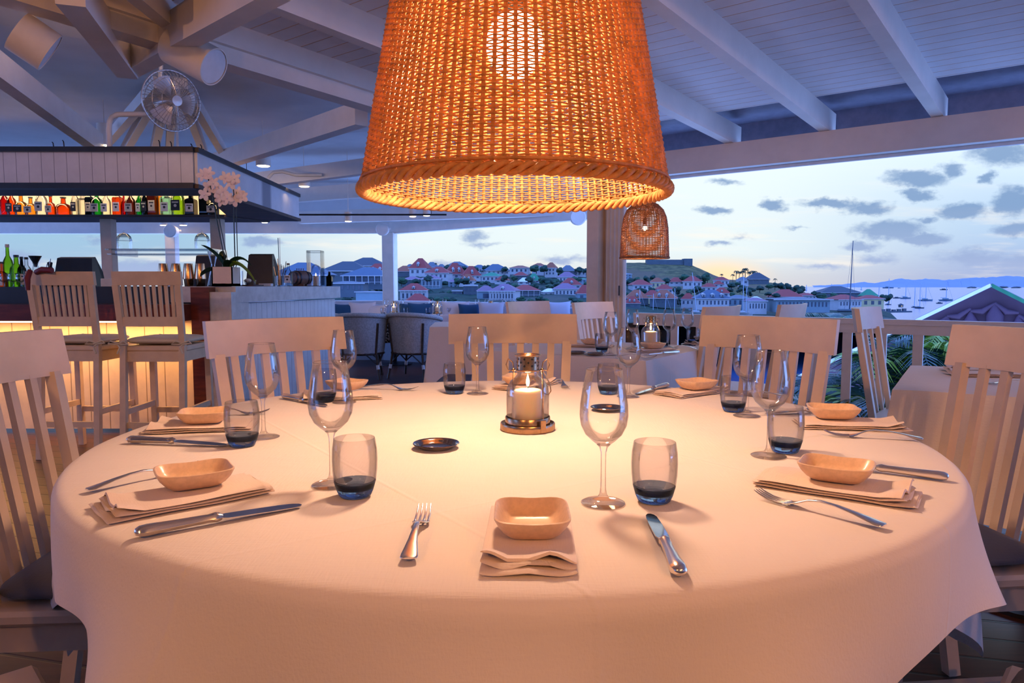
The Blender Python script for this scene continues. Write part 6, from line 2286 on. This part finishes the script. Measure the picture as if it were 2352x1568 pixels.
PT = palm_tree(963, 626, 500, 4.8, 'left palm on the ridge above the red peaked roof')
for (px, py, Y, h, lb) in [(1000, 622, 500, 5.2, 'second palm on the ridge right of the red peaked roof'), (928, 626, 500, 2.8, 'short palm beside the far post'), (1105, 640, 460, 5, 'palm left of the broad blue roof'),
                           (1657, 645, 600, 5.5, 'lone palm on the hill crest in the sunset glow'), (1683, 650, 600, 7, 'first palm of the headland cluster'), (1691, 648, 600, 9, 'second palm of the headland cluster'), (1698, 648, 600, 8.4, 'third palm of the headland cluster'),
                           (1706, 648, 600, 9, 'fourth palm of the headland cluster'), (1711, 648, 600, 11, 'tallest palm of the headland cluster'), (1720, 648, 600, 8.4, 'sixth palm of the headland cluster'), (1728, 648, 600, 9, 'seventh palm of the headland cluster'), (1734, 648, 600, 8.8, 'eighth palm of the headland cluster'),
                           (1764, 656, 560, 5, 'low palm on the right slope of the headland'), (1780, 657, 560, 5.6, 'lone palm at the tip of the headland')]:
    palm_tree(px, py, Y, h, lb, PT)

# crane
p = P(1055, 685, 400)
t = empty('crane', p, 0, 'thin building crane standing over the town', 'crane')
hh = P(1055, 600, 400).z - p.z
MB().beam((0, 0, -2), (0, 0, hh), .7, .7).build('mast', 'wall_shade', t)
MB().beam((-1, 0, hh - 2), (4.6, 0, hh - 3.4), .5, .5).build('jib', 'wall_shade', t)
MB().beam((0, 0, hh), (4, 0, hh - 3), .15, .15).build('stay', 'wall_shade', t)


# boats
def boat(px, py, L, mast, lb, lean=0, Y=None, hull='pale', sail=False):
    """px,py: waterline"""
    if Y is None: c = G(px, py, SEA)
    else: c = P(px, py, Y)
    k = c.y / F
    L = L * k; mh = mast * k
    t = empty('sailing_boat' if mast else 'motor_boat', c, R_.uniform(-.3, .3), lb, 'boat', 'boats in the harbour')
    m = MB()
    W = L * .26; Hh = L * .10
    n = 9
    vs = []
    for i in range(n):
        u = i / (n - 1)
        w = W / 2 * math.sin(PI * (.18 + .82 * u)) ** .6 if u < 1 else .01
        x = (u - .5) * L
        vs += [(x, -w, Hh * (1 + .3 * u)), (x * .93, 0, -Hh * .5), (x, w, Hh * (1 + .3 * u))]
    fs = [(i * 3, i * 3 + 1, i * 3 + 4, i * 3 + 3) for i in range(n - 1)] + [(i * 3 + 1, i * 3 + 2, i * 3 + 5, i * 3 + 4) for i in range(n - 1)] + [(i * 3 + 2, i * 3, i * 3 + 3, i * 3 + 5) for i in range(n - 1)] + [(0, 2, 1)]
    m.add(vs, fs)
    m.build('hull', 'wall_' + hull, t)
    MB().rbox((-.05 * L, 0, Hh * 1.5), (L * .38, W * .6, Hh * .9), Hh * .2).build('cabin', 'wall_' + hull, t)
    if mast:
        MB().tube([(0, 0, Hh), (lean * mh, 0, mh)], [max(.09, .9 * k), max(.05, .6 * k)], 6).build('mast', 'mast_metal', t)
        MB().tube([(L * .48, 0, Hh), (lean * mh, 0, mh * .96)], .22 * k, 4).build('stay', 'mast_metal', t)
        MB().tube([(0, 0, Hh * 2.2), (-L * .4, 0, Hh * 2.3)], .6 * k, 6).build('boom', 'mast_metal', t)
    return t


pmat('mast_metal', (.30, .36, .44), .4, .3)
for a in [(1600, 722, 46, 96, 'sailing boat with the nearest leaning pale mast', -.12, 300), (1549, 724, 40, 62, 'sailing boat left of the leaning mast', .0, 300), (1527, 724, 36, 46, 'sailing boat with a mast crossed by rigging', .06, 305), (1500, 724, 30, 50, 'sailing boat with a low mast before the red roofs', 0, 300), (1469, 722, 34, 58, 'leftmost moored sailing boat', 0, 305),
          (1706, 722, 40, 90, 'sailing boat moored left of the galleried building', 0, 290), (1714, 724, 30, 70, 'sailing boat moored close to another behind the chair back', 0, 295)]:
    boat(a[0], a[1], a[2], a[3], a[4], a[5], a[6])
p = P(1951, 716, 320)
t = empty('tall_mast_yacht', p, .1, 'yacht under the single very tall dark mast', 'boat')
k = 320 / F
MB().rbox((0, 0, .6), (60 * k, 9 * k, 7 * k), 1).build('hull', 'wall_shade', t)
MB().tube([(0, 0, 0), (.9 * 3 * k, 0, 162 * k)], [1.5 * k, .8 * k], 8).build('mast', 'window_dark', t)
for dx in (-12, 14): MB().tube([(dx * k, 0, 4 * k), (2 * k, 0, 150 * k)], .25 * k, 4).build('stay', 'window_dark', t)
for (px, py, L, mh, lb) in [(2040, 662, 24, 0, 'dark ship lying near the horizon'), (2065, 662, 6, 5, 'tiny boat on the horizon right of the dark ship'), (2168, 666, 18, 0, 'motor boat anchored beside the right mast'), (2173, 691, 34, 46, 'sailing yacht anchored nearest the purple gable'), (2158, 697, 18, 0, 'small motor boat in front of the nearest yacht'),
                            (2126, 691, 30, 42, 'sailing boat anchored left of the nearest yacht'), (2080, 686, 26, 34, 'sailing boat in the middle of the bay'), (2060, 685, 18, 0, 'motor boat left of the mid bay boat'), (2100, 706, 14, 46, 'thin masted boat by the pier, left one'), (2112, 708, 20, 58, 'thin masted boat by the pier, right one'), (2040, 700, 14, 60, 'boat with a thin mast behind the pier trees'),
                            (2018, 690, 14, 40, 'thin masted boat left of the bay'), (1910, 664, 4, 12, 'distant mast left of the tall one'), (1978, 666, 4, 14, 'distant mast right of the tall one'), (1852, 668, 4, 14, 'distant boat seen past the headland')]:
    boat(px, py, L, mh, lb, 0, None, 'blue' if L > 20 else 'shade')
# pier with moored things
p = P(2050, 716, 520)
t = empty('pier', p, .35, 'dark stone pier with small sheds reaching into the bay', 'pier')
k = 520 / F
MB().box((0, 0, 0), (110 * k, 9 * k, 3.4 * k)).build('deck', 'wall_shade', t)
for i in range(6): MB().box(((-45 + i * 16) * k, 0, 3.5 * k), (9 * k, 5 * k, (4 + 2 * (i % 3)) * k)).build('shed', 'window_dark' if i % 2 else 'wall_shade', t)
p = P(2069, 703, 515)
t = empty('pier_hut', p, .2, 'little peaked hut with a lit window on the pier', 'hut')
MB().box((0, 0, 0), (8 * k, 6 * k, 5 * k)).build('wall', 'wall_shade', t)
MB().add([(-6 * k, -4 * k, 2.5 * k), (6 * k, -4 * k, 2.5 * k), (6 * k, 4 * k, 2.5 * k), (-6 * k, 4 * k, 2.5 * k), (0, 0, 6.5 * k)], [(0, 1, 4), (1, 2, 4), (2, 3, 4), (3, 0, 4), (0, 3, 2, 1)]).build('roof', 'roof_dark', t)
MB().box((0, -3.1 * k, .4 * k), (2.2 * k, .3 * k, 1.6 * k)).build('lit_window', 'window_glow', t)
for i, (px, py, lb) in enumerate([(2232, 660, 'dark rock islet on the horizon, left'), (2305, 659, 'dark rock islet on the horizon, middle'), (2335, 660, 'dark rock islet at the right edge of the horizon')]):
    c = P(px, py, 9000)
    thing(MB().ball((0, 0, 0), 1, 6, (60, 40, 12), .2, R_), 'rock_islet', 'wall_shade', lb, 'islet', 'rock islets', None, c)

# ------------------------------------------------------------------ purple gabled house below the railing
yg = 9.4
pk = P(2276, 658, yg)
t = empty('gabled_building', (pk.x, pk.y, 0), 0, 'purple gabled house end with draped awning beyond the railing', 'building')
sl = math.tan(math.radians(30))
L_ = 4.2
o = Vector((pk.x, pk.y, 0))
W2 = 3.6
slope = 1 / math.cos(.585) * ((P(2110, 737, yg).z - pk.z) / (P(2110, 737, yg).x - pk.x))
zb = pk.z - W2 * slope
MB().add([(0, 0, pk.z), (-W2, 0, zb), (-W2, 0, zb - 3), (W2, 0, zb - 3), (W2, 0, zb)] + [(0, 4, pk.z), (-W2, 4, zb), (-W2, 4, zb - 3), (W2, 4, zb - 3), (W2, 4, zb)], [(0, 1, 2, 3, 4), (9, 8, 7, 6, 5), (0, 5, 6, 1), (1, 6, 7, 2), (4, 9, 5, 0), (3, 8, 9, 4)]).build('wall', 'purple_wall', t)
for sx in (-1, 1):
    MB().beam((0, -.12, pk.z + .02), (sx * (W2 + .3), -.12, pk.z + .02 - (W2 + .3) * slope), .12, .045).build('barge_board', 'parapet_paint' if sx < 0 else 'roof_green', t)
    MB().beam((0, 2, pk.z + .035), (sx * (W2 + .3), 2, pk.z + .035 - (W2 + .3) * slope), 4.0, .03, (0, 0, 1)).build('roof', 'roof_sheet', t)
t.rotation_euler.z = -.585
# hanging cloth folds on the gable, gathered at their tops
nfold = 9
for i in range(nfold):
    x = (i - 4) * .26 + .05
    ztop = pk.z - .20 - abs(x) * slope * .75 - (.04 if i % 2 else 0)
    MB().tube([(x, -.04, ztop), (x + .01, -.06, ztop - .15), (x + .02, -.05, ztop - 1.3)], [.02, .10, .105], 12).build('awning_fold', 'purple_wall', t, 60)
    if i < nfold - 1:
        x2 = x + .26; z2 = pk.z - .20 - abs(x2) * slope * .75
        MB().tube([(x, -.05, ztop + .01), (x + .13, -.07, (ztop + z2) / 2 - .05), (x2, -.05, z2)], [.018, .04, .018], 8).build('gathered_edge', 'purple_wall', t, 60)

# palm leaves outside the railing
def feather(m, pts, ll, nleaf, droop, rnd):
    pts = [Vector(p) for p in pts]
    m.tube(pts, [.010 * (1 - .8 * i / (len(pts) - 1)) for i in range(len(pts))], 5)
    L = len(pts) - 1
    for j in range(nleaf):
        s_ = .12 + .88 * j / nleaf
        k = s_ * L; i = min(int(k), L - 1); f = k - i
        p = pts[i].lerp(pts[i + 1], f)
        d = (pts[i + 1] - pts[i]).normalized()
        x = d.cross(Vector((0, 0, 1)))
        if x.length < .1: x = Vector((1, 0, 0))
        x.normalize()
        l = ll * math.sin(PI * (.15 + .8 * s_)) ** .7
        for sg in (-1, 1):
            e = p + (x * sg * .8 + d * .65).normalized() * l + Vector((0, 0, -droop * l)) + Vector((rnd.uniform(-.02, .02),) * 3)
            mid = p.lerp(e, .5) + Vector((0, 0, .10 * l))
            w = .013
            n_ = d * w
            m.add([p - n_ * .5, p + n_ * .5, mid + n_, mid - n_, e], [(0, 1, 2, 3), (3, 2, 4)])


def palm_bush(c, lb, n, hgt, seed, lean=0):
    rnd = random.Random(seed)
    t = empty('palm_plant', c, 0, lb, 'palm plant', 'feathery palms beyond the railing')
    MB().tube([(0, 0, -1.6), (0, 0, .1)], [.09, .07], 8).build('trunk', 'trunk', t)
    for k in range(n):
        a = 2 * PI * k / n + rnd.uniform(-.3, .3)
        r = rnd.uniform(.55, 1.05)
        h = hgt * rnd.uniform(.6, 1.1)
        pts = curve3((0, 0, 0), (r * .35 * math.cos(a), r * .35 * math.sin(a), h * 1.1), (r * math.cos(a) + lean, r * math.sin(a), h * rnd.uniform(.45, .95)), 9)
        m = MB(); feather(m, pts, .34, 26, .35, rnd)
        m.build('frond', ['leaf_bright', 'leaf_teal', 'leaf_teal'][k % 3], t)
    return t


for (px, py, Y, lb, n, h, sd, ln) in [(2090, 900, 6.1, 'bright green palm right of the railing chair', 16, .80, 3, .15), (2200, 880, 6.3, 'palm with leaves over the purple wall', 14, .75, 5, 0), (1935, 935, 5.9, 'dark teal palm low behind the railing chair', 14, .38, 8, 0), (2040, 930, 5.6, 'dark palm low between the balusters', 14, .40, 12, 0), (1900, 745, 14, 'dark bush top just above the rail', 12, .35, 14, 0)]:
    p = P(px, py, Y)
    palm_bush(p - Vector((0, 0, .17 if px > 1950 else .1)), lb, n, h, sd, ln)
